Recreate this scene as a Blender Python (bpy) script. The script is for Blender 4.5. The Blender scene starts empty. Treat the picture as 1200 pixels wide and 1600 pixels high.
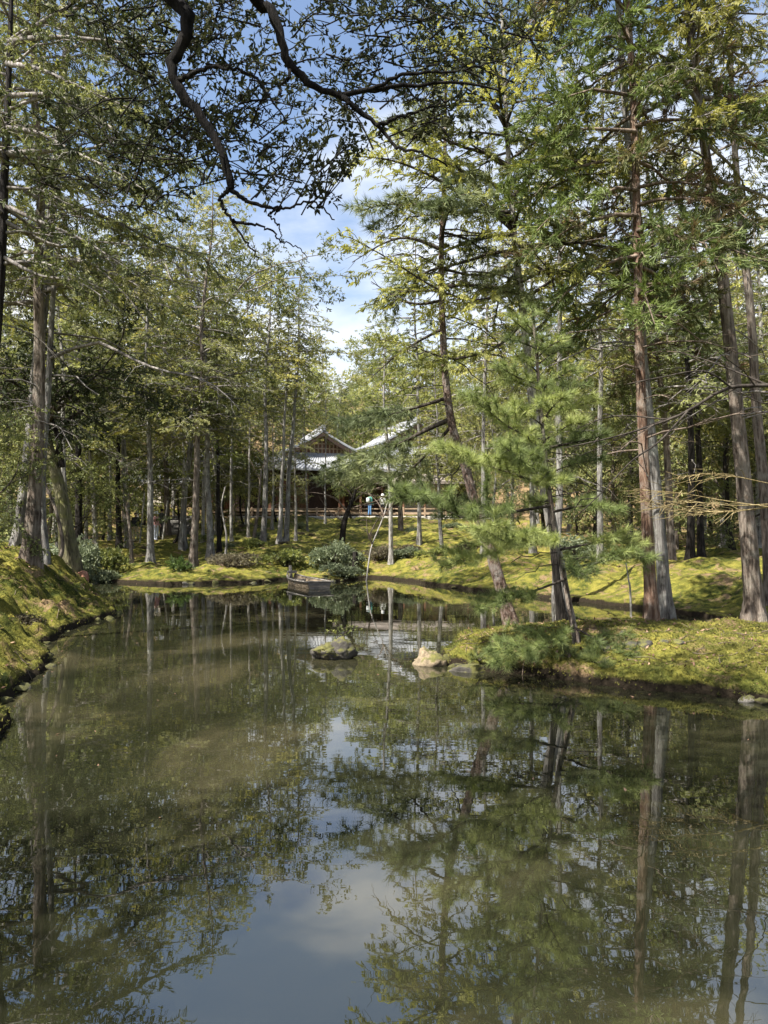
import bpy, math, random
import numpy as np
from mathutils import Vector, Matrix

# ------------------------------------------------------------------ camera, sky, sun, exposure
SC = bpy.context.scene
COL = SC.collection
EYE = 1.7            # eye height above the water (water is z = 0)
FPX = 1155.5         # focal length in photo pixels (1200 x 1600)
HOR = 830.0          # horizon row in the photo

cam_d = bpy.data.cameras.new('camera')
cam = bpy.data.objects.new('camera', cam_d)
COL.objects.link(cam)
cam.location = (0, 0, EYE)
cam.rotation_euler = (math.radians(90), 0, 0)
cam_d.sensor_fit = 'VERTICAL'
cam_d.sensor_height = 36
cam_d.sensor_width = 27
cam_d.lens = 26
cam_d.shift_y = 30 / 1600
cam_d.clip_end = 2000
SC.camera = cam

SUN_V = Vector((-0.50, -0.36, 0.86)).normalized()     # towards the sun
world = bpy.data.worlds.new('World')
SC.world = world
world.use_nodes = True
wt = world.node_tree
wt.nodes.clear()
w_out = wt.nodes.new('ShaderNodeOutputWorld')
w_bg = wt.nodes.new('ShaderNodeBackground')
w_sky = wt.nodes.new('ShaderNodeTexSky')
w_sky.sky_type = 'NISHITA'
w_sky.sun_disc = False
w_sky.sun_elevation = math.asin(SUN_V.z)
w_sky.sun_rotation = math.atan2(SUN_V.x, SUN_V.y)
w_sky.air_density = 1.0
w_sky.dust_density = 2.2
w_bg.inputs['Strength'].default_value = 0.092
w_tc = wt.nodes.new('ShaderNodeTexCoord')
w_map = wt.nodes.new('ShaderNodeMapping')
w_map.inputs['Scale'].default_value = (1.0, 1.0, 2.6)
w_map.inputs['Location'].default_value = (0.35, 0.2, 0.1)
w_n = wt.nodes.new('ShaderNodeTexNoise')
w_n.inputs['Scale'].default_value = 2.3
w_n.inputs['Detail'].default_value = 7
w_n.inputs['Roughness'].default_value = 0.58
w_r = wt.nodes.new('ShaderNodeValToRGB')
w_r.color_ramp.elements[0].position = 0.36
w_r.color_ramp.elements[1].position = 0.64
w_mix = wt.nodes.new('ShaderNodeMix')
w_mix.data_type = 'RGBA'
w_mix.inputs['B'].default_value = (4.9, 5.05, 5.3, 1)
L = wt.links.new
L(w_tc.outputs['Generated'], w_map.inputs['Vector'])
L(w_map.outputs['Vector'], w_n.inputs['Vector'])
w_sep = wt.nodes.new('ShaderNodeSeparateXYZ')
L(w_tc.outputs['Generated'], w_sep.inputs[0])
w_ma = wt.nodes.new('ShaderNodeMath')          # clouds thin out towards the zenith
w_ma.operation = 'MULTIPLY_ADD'
w_ma.inputs[1].default_value = -1.0
L(w_sep.outputs['Z'], w_ma.inputs[0])
L(w_n.outputs['Fac'], w_ma.inputs[2])
w_mb = wt.nodes.new('ShaderNodeMath')
w_mb.operation = 'ADD'
w_mb.inputs[1].default_value = 0.345
L(w_ma.outputs[0], w_mb.inputs[0])
L(w_mb.outputs[0], w_r.inputs['Fac'])
L(w_r.outputs['Color'], w_mix.inputs['Factor'])
L(w_sky.outputs['Color'], w_mix.inputs['A'])
L(w_mix.outputs['Result'], w_bg.inputs['Color'])
L(w_bg.outputs['Background'], w_out.inputs['Surface'])

sun_d = bpy.data.lights.new('sun', 'SUN')
sun_d.energy = 5.0
sun_d.angle = math.radians(0.5)
sun_d.color = (1.0, 0.95, 0.86)
sun = bpy.data.objects.new('sun', sun_d)
COL.objects.link(sun)
sun.rotation_euler = (-SUN_V).to_track_quat('-Z', 'Y').to_euler()
sun.location = (-20, -10, 40)

SC.view_settings.view_transform = 'Standard'
SC.view_settings.look = 'None'
SC.view_settings.exposure = 1.5
SC.view_settings.gamma = 1
SC.view_settings.use_curve_mapping = False
SC.cycles.max_bounces = 6
SC.cycles.diffuse_bounces = 3
SC.cycles.glossy_bounces = 2
SC.cycles.transmission_bounces = 3
SC.cycles.caustics_reflective = False
SC.cycles.caustics_refractive = False

# ------------------------------------------------------------------ helpers
PI = math.pi
RNG = np.random.default_rng(7)


def at(px, py, d):
    """world point seen at photo pixel (px, py) at distance d"""
    return np.array([(px - 600) / FPX * d, d, EYE - (py - HOR) / FPX * d])


def xof(px, d):
    return (px - 600) / FPX * d


class MB:
    """collects vertices, quads and triangles; builds one mesh"""

    def __init__(self):
        self.v, self.q, self.t, self.tone, self.n = [], [], [], [], 0

    def add(self, V, Q=None, T=None, tone=0.5):
        V = np.asarray(V, float).reshape(-1, 3)
        if Q is not None and len(Q):
            self.q.append(np.asarray(Q, np.int64).reshape(-1, 4) + self.n)
        if T is not None and len(T):
            self.t.append(np.asarray(T, np.int64).reshape(-1, 3) + self.n)
        self.v.append(V)
        tn = np.asarray(tone, float)
        self.tone.append(np.full(len(V), tn) if tn.ndim == 0 else tn)
        self.n += len(V)

    def mesh(self, name, mats, smooth=True):
        me = bpy.data.meshes.new(name)
        if self.n == 0:
            return me
        V = np.concatenate(self.v)
        Q = np.concatenate(self.q) if self.q else np.zeros((0, 4), np.int64)
        T = np.concatenate(self.t) if self.t else np.zeros((0, 3), np.int64)
        me.vertices.add(len(V))
        me.vertices.foreach_set('co', V.astype(np.float32).ravel())
        li = np.concatenate([Q.ravel(), T.ravel()]).astype(np.int32)
        me.loops.add(len(li))
        me.loops.foreach_set('vertex_index', li)
        me.polygons.add(len(Q) + len(T))
        ls = np.concatenate([np.arange(len(Q)) * 4, len(Q) * 4 + np.arange(len(T)) * 3]).astype(np.int32)
        me.polygons.foreach_set('loop_start', ls)
        me.polygons.foreach_set('use_smooth', np.full(len(Q) + len(T), smooth, bool))
        me.update(calc_edges=True)
        at_ = me.attributes.new('tone', 'FLOAT', 'POINT')
        at_.data.foreach_set('value', np.concatenate(self.tone).astype(np.float32))
        for m in (mats if isinstance(mats, (list, tuple)) else [mats]):
            me.materials.append(m)
        return me


def link(name, data, parent=None, loc=None):
    o = bpy.data.objects.new(name, data)
    COL.objects.link(o)
    if parent is not None:
        o.parent = parent
    if loc is not None:
        o.location = loc
    return o


def tag(o, label=None, cat=None, group=None, kind=None):
    if label:
        o['label'] = label
    if cat:
        o['category'] = cat
    if group:
        o['group'] = group
    if kind:
        o['kind'] = kind
    return o


def empty(name, loc=(0, 0, 0), rot=(0, 0, 0)):
    o = bpy.data.objects.new(name, None)
    o.empty_display_size = 0.2
    COL.objects.link(o)
    o.location = loc
    o.rotation_euler = rot
    return o


def norm(a):
    return a / np.maximum(np.linalg.norm(a, axis=-1, keepdims=True), 1e-9)


def tube(mb, pts, rad, n=6, tone=0.5, cap=False, ridges=None):
    P = np.asarray(pts, float)
    K = len(P)
    R = np.broadcast_to(np.asarray(rad, float), (K,))
    tan = norm(np.gradient(P, axis=0))
    ref = np.array([0, 0, 1.0]) if abs(tan[:, 2]).mean() < 0.8 else np.array([1.0, 0, 0])
    b = norm(np.cross(np.broadcast_to(ref, tan.shape), tan))
    if n >= 8:                        # carry the frame along so that bends do not pinch
        b = b.copy()
        for k in range(1, K):
            v = b[k - 1] - tan[k] * (b[k - 1] @ tan[k])
            b[k] = v / max(np.linalg.norm(v), 1e-9)
    c = np.cross(tan, b)
    th = np.arange(n) * 2 * PI / n
    rr = R[:, None] * np.ones((1, n))
    if ridges is not None:
        rr = rr * ridges
    V = P[:, None] + rr[..., None] * (np.cos(th)[None, :, None] * b[:, None] + np.sin(th)[None, :, None] * c[:, None])
    V = V.reshape(-1, 3)
    i = np.arange(K - 1)[:, None] * n + np.arange(n)[None]
    j = np.arange(K - 1)[:, None] * n + (np.arange(n)[None] + 1) % n
    Q = np.stack([i, j, j + n, i + n], -1).reshape(-1, 4)
    T = None
    if cap:
        V = np.vstack([V, P[-1:], P[:1]])
        e = (K - 1) * n
        T = [(e + k, e + (k + 1) % n, K * n) for k in range(n)] + [((k + 1) % n, k, K * n + 1) for k in range(n)]
    mb.add(V, Q, T, tone)


def smooth_path(pts, m):
    """Catmull-Rom through pts, m samples"""
    P = np.asarray(pts, float)
    if len(P) == 2:
        s = np.linspace(0, 1, m)[:, None]
        return P[0] * (1 - s) + P[1] * s
    E = np.vstack([2 * P[0] - P[1], P, 2 * P[-1] - P[-2]])
    u = np.linspace(0, len(P) - 1 - 1e-6, m)
    k = u.astype(int)
    t = (u - k)[:, None]
    a, b, c, d = E[k], E[k + 1], E[k + 2], E[k + 3]
    return 0.5 * (2 * b + (c - a) * t + (2 * a - 5 * b + 4 * c - d) * t ** 2 + (3 * b - a - 3 * c + d) * t ** 3)


def box(mb, cx, cy, cz, sx, sy, sz, rz=0.0, bev=0.0, tone=0.5, M=None):
    hx, hy, hz = sx / 2, sy / 2, sz / 2
    b = min(bev, hx * .9, hy * .9, hz * .9)
    if b <= 0:
        V = np.array([(x, y, z) for z in (-hz, hz) for y in (-hy, hy) for x in (-hx, hx)])
        Q = [(0, 2, 3, 1), (4, 5, 7, 6), (0, 1, 5, 4), (2, 6, 7, 3), (0, 4, 6, 2), (1, 3, 7, 5)]
    else:
        ring = lambda x, y, z: [(-x, -y, z), (x, -y, z), (x, y, z), (-x, y, z)]
        V = np.array(ring(hx - b, hy - b, -hz) + ring(hx, hy, -hz + b) + ring(hx, hy, hz - b) + ring(hx - b, hy - b, hz))
        Q = [(3, 2, 1, 0), (12, 13, 14, 15)]
        for k in range(3):
            for i in range(4):
                Q.append((k * 4 + i, k * 4 + (i + 1) % 4, k * 4 + 4 + (i + 1) % 4, k * 4 + 4 + i))
    c, s = math.cos(rz), math.sin(rz)
    V = V @ np.array([[c, s, 0], [-s, c, 0], [0, 0, 1]]) + np.array([cx, cy, cz])
    if M is not None:
        V = V @ np.array(M)[:3, :3].T + np.array(M)[:3, 3]
    mb.add(V, Q, None, tone)


# value noise -------------------------------------------------------
_TAB = np.random.default_rng(11).random((256, 256))


def vnoise(x, y):
    xi, yi = np.floor(x).astype(int), np.floor(y).astype(int)
    fx, fy = x - xi, y - yi
    fx, fy = fx * fx * (3 - 2 * fx), fy * fy * (3 - 2 * fy)
    g = lambda a, b: _TAB[a & 255, b & 255]
    return (g(xi, yi) * (1 - fx) + g(xi + 1, yi) * fx) * (1 - fy) + (g(xi, yi + 1) * (1 - fx) + g(xi + 1, yi + 1) * fx) * fy


def fbm(x, y, o=4):
    s, a = 0, 0.5
    for k in range(o):
        s = s + a * (vnoise(x * 2 ** k + 17.3 * k, y * 2 ** k + 5.1 * k) - 0.5)
        a *= 0.5
    return s


# ------------------------------------------------------------------ materials
def new_mat(name):
    m = bpy.data.materials.new(name)
    m.use_nodes = True
    nt = m.node_tree
    nt.nodes.clear()
    return m, nt, nt.nodes.new('ShaderNodeOutputMaterial')


def N(nt, typ, **kw):
    n = nt.nodes.new(typ)
    for k, v in kw.items():
        n.inputs[k.replace('_', ' ')].default_value = v
    return n


def ramp(nt, stops):
    r = nt.nodes.new('ShaderNodeValToRGB')
    els = r.color_ramp.elements
    while len(els) > len(stops):
        els.remove(els[-1])
    while len(els) < len(stops):
        els.new(0.5)
    for e, (p, c) in zip(els, stops):
        e.position = p
        e.color = (*c, 1) if len(c) == 3 else c
    return r


def attr(nt, name):
    a = nt.nodes.new('ShaderNodeAttribute')
    a.attribute_name = name
    return a


def leaf_mat(name, dark, mid, light, trans=0.3, rough=0.55, spec=0.25):
    m, nt, out = new_mat(name)
    l = nt.links.new
    a = attr(nt, 'tone')
    r = ramp(nt, [(0.0, dark), (0.5, mid), (1.0, light)])
    l(a.outputs['Fac'], r.inputs['Fac'])
    oi = nt.nodes.new('ShaderNodeObjectInfo')
    hs = N(nt, 'ShaderNodeHueSaturation', Saturation=0.88)
    mr = nt.nodes.new('ShaderNodeMapRange')
    mr.inputs['To Min'].default_value = 0.85
    mr.inputs['To Max'].default_value = 1.4
    l(oi.outputs['Random'], mr.inputs['Value'])
    l(mr.outputs['Result'], hs.inputs['Value'])
    mr2 = nt.nodes.new('ShaderNodeMapRange')
    mr2.inputs['To Min'].default_value = 0.485
    mr2.inputs['To Max'].default_value = 0.512
    mul = nt.nodes.new('ShaderNodeMath')
    mul.operation = 'FRACT'
    mm = nt.nodes.new('ShaderNodeMath')
    mm.operation = 'MULTIPLY'
    mm.inputs[1].default_value = 7.31
    l(oi.outputs['Random'], mm.inputs[0])
    l(mm.outputs[0], mul.inputs[0])
    l(mul.outputs[0], mr2.inputs['Value'])
    l(mr2.outputs['Result'], hs.inputs['Hue'])
    l(r.outputs['Color'], hs.inputs['Color'])
    p = N(nt, 'ShaderNodeBsdfPrincipled', Roughness=rough)
    p.inputs['Specular IOR Level'].default_value = spec
    l(hs.outputs['Color'], p.inputs['Base Color'])
    tr = nt.nodes.new('ShaderNodeBsdfTranslucent')
    hs2 = N(nt, 'ShaderNodeHueSaturation', Saturation=1.15, Value=1.3)
    l(hs.outputs['Color'], hs2.inputs['Color'])
    l(hs2.outputs['Color'], tr.inputs['Color'])
    mx = nt.nodes.new('ShaderNodeMixShader')
    mx.inputs[0].default_value = trans
    l(p.outputs[0], mx.inputs[1])
    l(tr.outputs[0], mx.inputs[2])
    l(mx.outputs[0], out.inputs['Surface'])
    return m


def bark_mat(name, c0, c1, c2, lichen=None, scale=7.0, stretch=0.13, bump=0.8, lic_amt=0.6):
    scale *= 1.35
    m, nt, out = new_mat(name)
    l = nt.links.new
    tc = nt.nodes.new('ShaderNodeTexCoord')
    mp = nt.nodes.new('ShaderNodeMapping')
    mp.inputs['Scale'].default_value = (scale, scale, scale * stretch)
    l(tc.outputs['Object'], mp.inputs['Vector'])
    n1 = N(nt, 'ShaderNodeTexNoise', Scale=2.2, Detail=7, Roughness=0.65, Distortion=0.35)
    l(mp.outputs['Vector'], n1.inputs['Vector'])
    r = ramp(nt, [(0.36, tuple(x * .8 for x in c0)), (0.47, tuple(x * .8 for x in c1)), (0.64, tuple(x * .85 for x in c2))])
    l(n1.outputs['Fac'], r.inputs['Fac'])
    col = r.outputs['Color']
    n2 = N(nt, 'ShaderNodeTexNoise', Scale=1.6, Detail=4, Roughness=0.6)
    l(tc.outputs['Object'], n2.inputs['Vector'])
    hs = N(nt, 'ShaderNodeHueSaturation')
    mr = nt.nodes.new('ShaderNodeMapRange')
    mr.inputs['From Min'].default_value = 0.3
    mr.inputs['From Max'].default_value = 0.7
    mr.inputs['To Min'].default_value = 0.6
    mr.inputs['To Max'].default_value = 1.35
    l(n2.outputs['Fac'], mr.inputs['Value'])
    l(mr.outputs['Result'], hs.inputs['Value'])
    l(col, hs.inputs['Color'])
    col = hs.outputs['Color']
    if lichen:
        n3 = N(nt, 'ShaderNodeTexNoise', Scale=3.5, Detail=6, Roughness=0.7)
        l(tc.outputs['Object'], n3.inputs['Vector'])
        r3 = ramp(nt, [(0.5, (0, 0, 0)), (0.62, (lic_amt,) * 3)])
        l(n3.outputs['Fac'], r3.inputs['Fac'])
        mx = nt.nodes.new('ShaderNodeMix')
        mx.data_type = 'RGBA'
        mx.inputs['B'].default_value = (*lichen, 1)
        l(r3.outputs['Color'], mx.inputs['Factor'])
        l(col, mx.inputs['A'])
        col = mx.outputs['Result']
    p = N(nt, 'ShaderNodeBsdfPrincipled', Roughness=0.9)
    p.inputs['Specular IOR Level'].default_value = 0.15
    l(col, p.inputs['Base Color'])
    bp = N(nt, 'ShaderNodeBump', Strength=bump, Distance=0.09)
    l(n1.outputs['Fac'], bp.inputs['Height'])
    l(bp.outputs['Normal'], p.inputs['Normal'])
    l(p.outputs[0], out.inputs['Surface'])
    return m


def plain_mat(name, c, rough=0.7, var=0.25, scale=6.0, c2=None, bump=0.2, metallic=0.0, spec=0.3, stretch=(1, 1, 1)):
    m, nt, out = new_mat(name)
    l = nt.links.new
    tc = nt.nodes.new('ShaderNodeTexCoord')
    mp = nt.nodes.new('ShaderNodeMapping')
    mp.inputs['Scale'].default_value = stretch
    l(tc.outputs['Object'], mp.inputs['Vector'])
    n1 = N(nt, 'ShaderNodeTexNoise', Scale=scale, Detail=6, Roughness=0.6)
    l(mp.outputs['Vector'], n1.inputs['Vector'])
    a = tuple(x * (1 - var) for x in c)
    b = c2 if c2 else tuple(min(1, x * (1 + var)) for x in c)
    r = ramp(nt, [(0.32, a), (0.68, b)])
    l(n1.outputs['Fac'], r.inputs['Fac'])
    p = N(nt, 'ShaderNodeBsdfPrincipled', Roughness=rough, Metallic=metallic)
    p.inputs['Specular IOR Level'].default_value = spec
    l(r.outputs['Color'], p.inputs['Base Color'])
    if bump:
        bp = N(nt, 'ShaderNodeBump', Strength=bump, Distance=0.02)
        l(n1.outputs['Fac'], bp.inputs['Height'])
        l(bp.outputs['Normal'], p.inputs['Normal'])
    l(p.outputs[0], out.inputs['Surface'])
    return m


M = {}
M['cypress'] = leaf_mat('cypress_leaf', (0.042, 0.059, 0.013), (0.153, 0.167, 0.036), (0.388, 0.362, 0.071), 0.30)
M['cypress_bright'] = leaf_mat('cypress_leaf_bright', (0.042, 0.055, 0.011), (0.143, 0.16, 0.03), (0.323, 0.326, 0.059), 0.33)
M['cypress_dark'] = leaf_mat('cypress_leaf_dark', (0.044, 0.058, 0.019), (0.116, 0.133, 0.039), (0.24, 0.242, 0.067), 0.28)
M['sugi'] = leaf_mat('sugi_needle', (0.127, 0.072, 0.037), (0.092, 0.119, 0.032), (0.164, 0.2, 0.045), 0.25)
M['oak'] = leaf_mat('oak_leaf', (0.018, 0.025, 0.01), (0.04, 0.05, 0.018), (0.082, 0.091, 0.029), 0.22, 0.6, 0.15)
M['maple'] = leaf_mat('understory_leaf', (0.039, 0.053, 0.013), (0.127, 0.151, 0.034), (0.308, 0.316, 0.069), 0.3, 0.5)
M['hill'] = leaf_mat('hill_leaf', (0.047, 0.063, 0.019), (0.149, 0.174, 0.043), (0.361, 0.371, 0.092), 0.3)
M['pine'] = leaf_mat('pine_needle', (0.051, 0.067, 0.021), (0.138, 0.176, 0.046), (0.296, 0.324, 0.085), 0.25)
M['redpine'] = leaf_mat('red_pine_needle', (0.057, 0.077, 0.032), (0.111, 0.142, 0.057), (0.211, 0.237, 0.087), 0.22)
M['shrub'] = leaf_mat('shrub_leaf', (0.053, 0.073, 0.035), (0.128, 0.158, 0.081), (0.255, 0.285, 0.162), 0.25, 0.45)
M['shrub_dry'] = leaf_mat('dry_shrub_leaf', (0.04, 0.032, 0.018), (0.09, 0.078, 0.045), (0.15, 0.13, 0.07), 0.2)
M['fern'] = leaf_mat('fern_leaf', (0.026, 0.042, 0.012), (0.064, 0.098, 0.024), (0.112, 0.154, 0.04), 0.3)

M['bark_grey'] = bark_mat('bark_grey', (0.075, 0.066, 0.058), (0.20, 0.185, 0.17), (0.36, 0.345, 0.32), (0.36, 0.37, 0.33))
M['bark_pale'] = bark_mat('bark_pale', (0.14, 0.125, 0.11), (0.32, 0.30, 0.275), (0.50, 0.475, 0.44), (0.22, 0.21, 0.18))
M['bark_brown'] = bark_mat('bark_brown', (0.055, 0.042, 0.033), (0.165, 0.13, 0.105), (0.32, 0.27, 0.225), (0.27, 0.26, 0.22), lic_amt=0.4)
M['bark_red'] = bark_mat('bark_red', (0.06, 0.036, 0.026), (0.19, 0.115, 0.08), (0.33, 0.25, 0.19), (0.33, 0.30, 0.26), lic_amt=0.5)
M['bark_redpine'] = bark_mat('bark_redpine', (0.05, 0.034, 0.028), (0.17, 0.11, 0.085), (0.31, 0.25, 0.21), (0.32, 0.30, 0.27), scale=9, stretch=0.5, bump=1.0)
M['bark_dark'] = bark_mat('bark_dark', (0.008, 0.007, 0.006), (0.019, 0.016, 0.014), (0.05, 0.043, 0.037))  # lowered towards the overhanging limbs' silhouette; other dark trunks share it
M['bark_moss'] = bark_mat('bark_moss', (0.07, 0.062, 0.04), (0.17, 0.155, 0.09), (0.27, 0.25, 0.15), (0.17, 0.18, 0.05))
M['bark_silhouette'] = bark_mat('bark_silhouette', (0.004, 0.0035, 0.003), (0.010, 0.0085, 0.0075), (0.028, 0.024, 0.021))  # backlit silhouette of the overhanging limbs put into the bark colour
M['twig_grey'] = bark_mat('twig_grey', (0.11, 0.095, 0.085), (0.20, 0.18, 0.165), (0.32, 0.30, 0.28), bump=0.2)
M['twig_brown'] = bark_mat('twig_brown', (0.06, 0.045, 0.035), (0.15, 0.115, 0.09), (0.25, 0.20, 0.16), bump=0.2)
M['twig_dark'] = bark_mat('twig_dark', (0.022, 0.018, 0.015), (0.055, 0.045, 0.038), (0.10, 0.085, 0.07), bump=0.2)
M['twig_tan'] = bark_mat('twig_tan', (0.16, 0.12, 0.05), (0.27, 0.21, 0.10), (0.38, 0.31, 0.17), bump=0.2)


def moss_material():
    m, nt, out = new_mat('moss_ground')
    l = nt.links.new
    geo = nt.nodes.new('ShaderNodeNewGeometry')
    pos = geo.outputs['Position']
    big = N(nt, 'ShaderNodeTexNoise', Scale=0.75, Detail=6, Roughness=0.62)
    mid = N(nt, 'ShaderNodeTexNoise', Scale=4.5, Detail=7, Roughness=0.65)
    fine = N(nt, 'ShaderNodeTexNoise', Scale=42.0, Detail=6, Roughness=0.7)
    for n in (big, mid, fine):
        l(pos, n.inputs['Vector'])
    # moss colours; the broad dark patches also paint in dappled shade
    r1 = ramp(nt, [(0.36, (0.018, 0.026, 0.007)), (0.46, (0.075, 0.085, 0.016)), (0.55, (0.195, 0.18, 0.034)), (0.70, (0.29, 0.245, 0.055))])
    l(mid.outputs['Fac'], r1.inputs['Fac'])
    r2 = ramp(nt, [(0.42, (0.030, 0.042, 0.010)), (0.52, (0.145, 0.14, 0.028)), (0.66, (0.255, 0.215, 0.048))])
    l(big.outputs['Fac'], r2.inputs['Fac'])
    mx = nt.nodes.new('ShaderNodeMix')
    mx.data_type = 'RGBA'
    mx.inputs['Factor'].default_value = 0.45
    l(r1.outputs['Color'], mx.inputs['A'])
    l(r2.outputs['Color'], mx.inputs['B'])
    # fine grain
    hs = N(nt, 'ShaderNodeHueSaturation')
    mr = nt.nodes.new('ShaderNodeMapRange')
    mr.inputs['From Min'].default_value = 0.3
    mr.inputs['From Max'].default_value = 0.7
    mr.inputs['To Min'].default_value = 0.55
    mr.inputs['To Max'].default_value = 1.35
    l(fine.outputs['Fac'], mr.inputs['Value'])
    l(mr.outputs['Result'], hs.inputs['Value'])
    l(mx.outputs['Result'], hs.inputs['Color'])
    # brown worn patches and litter
    pat = N(nt, 'ShaderNodeTexNoise', Scale=1.7, Detail=8, Roughness=0.7, Distortion=0.6)
    mp = nt.nodes.new('ShaderNodeMapping')
    mp.inputs['Location'].default_value = (31, 7, 3)
    l(pos, mp.inputs['Vector'])
    l(mp.outputs['Vector'], pat.inputs['Vector'])
    lit = attr(nt, 'tone')
    sm = nt.nodes.new('ShaderNodeMath')
    sm.operation = 'ADD'
    l(pat.outputs['Fac'], sm.inputs[0])
    l(lit.outputs['Fac'], sm.inputs[1])
    r3 = ramp(nt, [(0.52, (0, 0, 0)), (0.60, (0.9, 0.9, 0.9))])
    l(sm.outputs[0], r3.inputs['Fac'])
    rl = ramp(nt, [(0.3, (0.10, 0.062, 0.032)), (0.5, (0.20, 0.135, 0.075)), (0.7, (0.31, 0.22, 0.14))])
    l(fine.outputs['Fac'], rl.inputs['Fac'])
    mx2 = nt.nodes.new('ShaderNodeMix')
    mx2.data_type = 'RGBA'
    l(r3.outputs['Color'], mx2.inputs['Factor'])
    l(hs.outputs['Color'], mx2.inputs['A'])
    l(rl.outputs['Color'], mx2.inputs['B'])
    # bare wet soil at the waterline
    sep = nt.nodes.new('ShaderNodeSeparateXYZ')
    l(pos, sep.inputs[0])
    wob = nt.nodes.new('ShaderNodeMath')
    wob.operation = 'MULTIPLY_ADD'
    wob.inputs[1].default_value = -0.16
    l(mid.outputs['Fac'], wob.inputs[0])
    l(sep.outputs['Z'], wob.inputs[2])
    r4 = ramp(nt, [(0.0, (1, 1, 1)), (0.045, (0, 0, 0))])
    l(wob.outputs[0], r4.inputs['Fac'])
    mx3 = nt.nodes.new('ShaderNodeMix')
    mx3.data_type = 'RGBA'
    mx3.inputs['B'].default_value = (0.022, 0.017, 0.011, 1)
    l(r4.outputs['Color'], mx3.inputs['Factor'])
    l(mx2.outputs['Result'], mx3.inputs['A'])
    p = N(nt, 'ShaderNodeBsdfPrincipled', Roughness=0.95)
    p.inputs['Specular IOR Level'].default_value = 0.1
    l(mx3.outputs['Result'], p.inputs['Base Color'])
    ad = nt.nodes.new('ShaderNodeMath')
    ad.operation = 'MULTIPLY_ADD'
    ad.inputs[1].default_value = 0.25
    l(fine.outputs['Fac'], ad.inputs[0])
    l(mid.outputs['Fac'], ad.inputs[2])
    bp = N(nt, 'ShaderNodeBump', Strength=0.9, Distance=0.12)
    l(ad.outputs[0], bp.inputs['Height'])
    l(bp.outputs['Normal'], p.inputs['Normal'])
    l(p.outputs[0], out.inputs['Surface'])
    return m


def water_material():
    m, nt, out = new_mat('pond_water')
    l = nt.links.new
    geo = nt.nodes.new('ShaderNodeNewGeometry')
    pos = geo.outputs['Position']
    n0 = N(nt, 'ShaderNodeTexNoise', Scale=0.35, Detail=5, Roughness=0.6, Distortion=0.8)
    l(pos, n0.inputs['Vector'])
    r = ramp(nt, [(0.38, (0.011, 0.0122, 0.006)), (0.52, (0.018, 0.0185, 0.0095)), (0.63, (0.048, 0.043, 0.023))])  # palest stop paints sunlit patches of murk into the water colour
    l(n0.outputs['Fac'], r.inputs['Fac'])
    p = N(nt, 'ShaderNodeBsdfPrincipled', Roughness=0.005, IOR=2.45)
    l(r.outputs['Color'], p.inputs['Base Color'])
    p.inputs['Specular IOR Level'].default_value = 0.5
    n1 = N(nt, 'ShaderNodeTexNoise', Scale=1.3, Detail=3, Roughness=0.5)
    mp = nt.nodes.new('ShaderNodeMapping')
    mp.inputs['Scale'].default_value = (0.7, 1.6, 1)
    l(pos, mp.inputs['Vector'])
    l(mp.outputs['Vector'], n1.inputs['Vector'])
    n2 = N(nt, 'ShaderNodeTexNoise', Scale=9.0, Detail=2, Roughness=0.5)
    l(mp.outputs['Vector'], n2.inputs['Vector'])
    ad = nt.nodes.new('ShaderNodeMath')
    ad.operation = 'MULTIPLY_ADD'
    ad.inputs[1].default_value = 0.05
    l(n2.outputs['Fac'], ad.inputs[0])
    l(n1.outputs['Fac'], ad.inputs[2])
    bp = N(nt, 'ShaderNodeBump', Strength=0.03, Distance=0.05)
    l(ad.outputs[0], bp.inputs['Height'])
    l(bp.outputs['Normal'], p.inputs['Normal'])
    l(p.outputs[0], out.inputs['Surface'])
    return m


M['moss'] = moss_material()
M["water"] = water_material()

# ------------------------------------------------------------------ terrain
def wpx(px, py):
    d = EYE * FPX / (py - HOR)
    return ((px - 600) / FPX * d, d)


POND = [(-1.2, 1.2), (-2.6, 2.5), (-3.0, 4.2), wpx(-25, 1190), wpx(2, 1150), wpx(10, 1112), wpx(40, 1072), wpx(79, 1045), wpx(74, 1028), wpx(60, 1018),
        wpx(75, 1003), wpx(110, 983), wpx(150, 971), wpx(184, 963), wpx(187, 957), wpx(170, 944), wpx(148, 930), wpx(134, 918), wpx(150, 909),
        wpx(200, 911), wpx(260, 914), wpx(330, 912), wpx(400, 911), wpx(440, 907), wpx(470, 905), wpx(520, 910), wpx(548, 907), wpx(568, 904), wpx(582, 903),
        wpx(610, 905), wpx(650, 911), wpx(700, 918), wpx(760, 925), wpx(830, 932), wpx(900, 940), wpx(990, 951), wpx(1080, 963), wpx(1160, 974),
        (7.5, 13.0), (10, 12.8), (13, 13.2), (14.5, 12.4), (12, 11.6), (9, 11.4), (6.5, 11.75), (5.0, 12.0), (3.6, 12.2), (2.4, 12.1), (1.5, 11.6), (0.95, 10.9),
        wpx(688, 1026), wpx(700, 1040), wpx(740, 1048), wpx(800, 1055), wpx(860, 1063), wpx(950, 1072), wpx(1050, 1079), wpx(1110, 1086), wpx(1200, 1101), wpx(1290, 1122),
        (5.2, 5.6), (5.6, 4.2), (5.0, 2.6), (3.0, 1.4)]
POND = np.array(POND)


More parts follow.
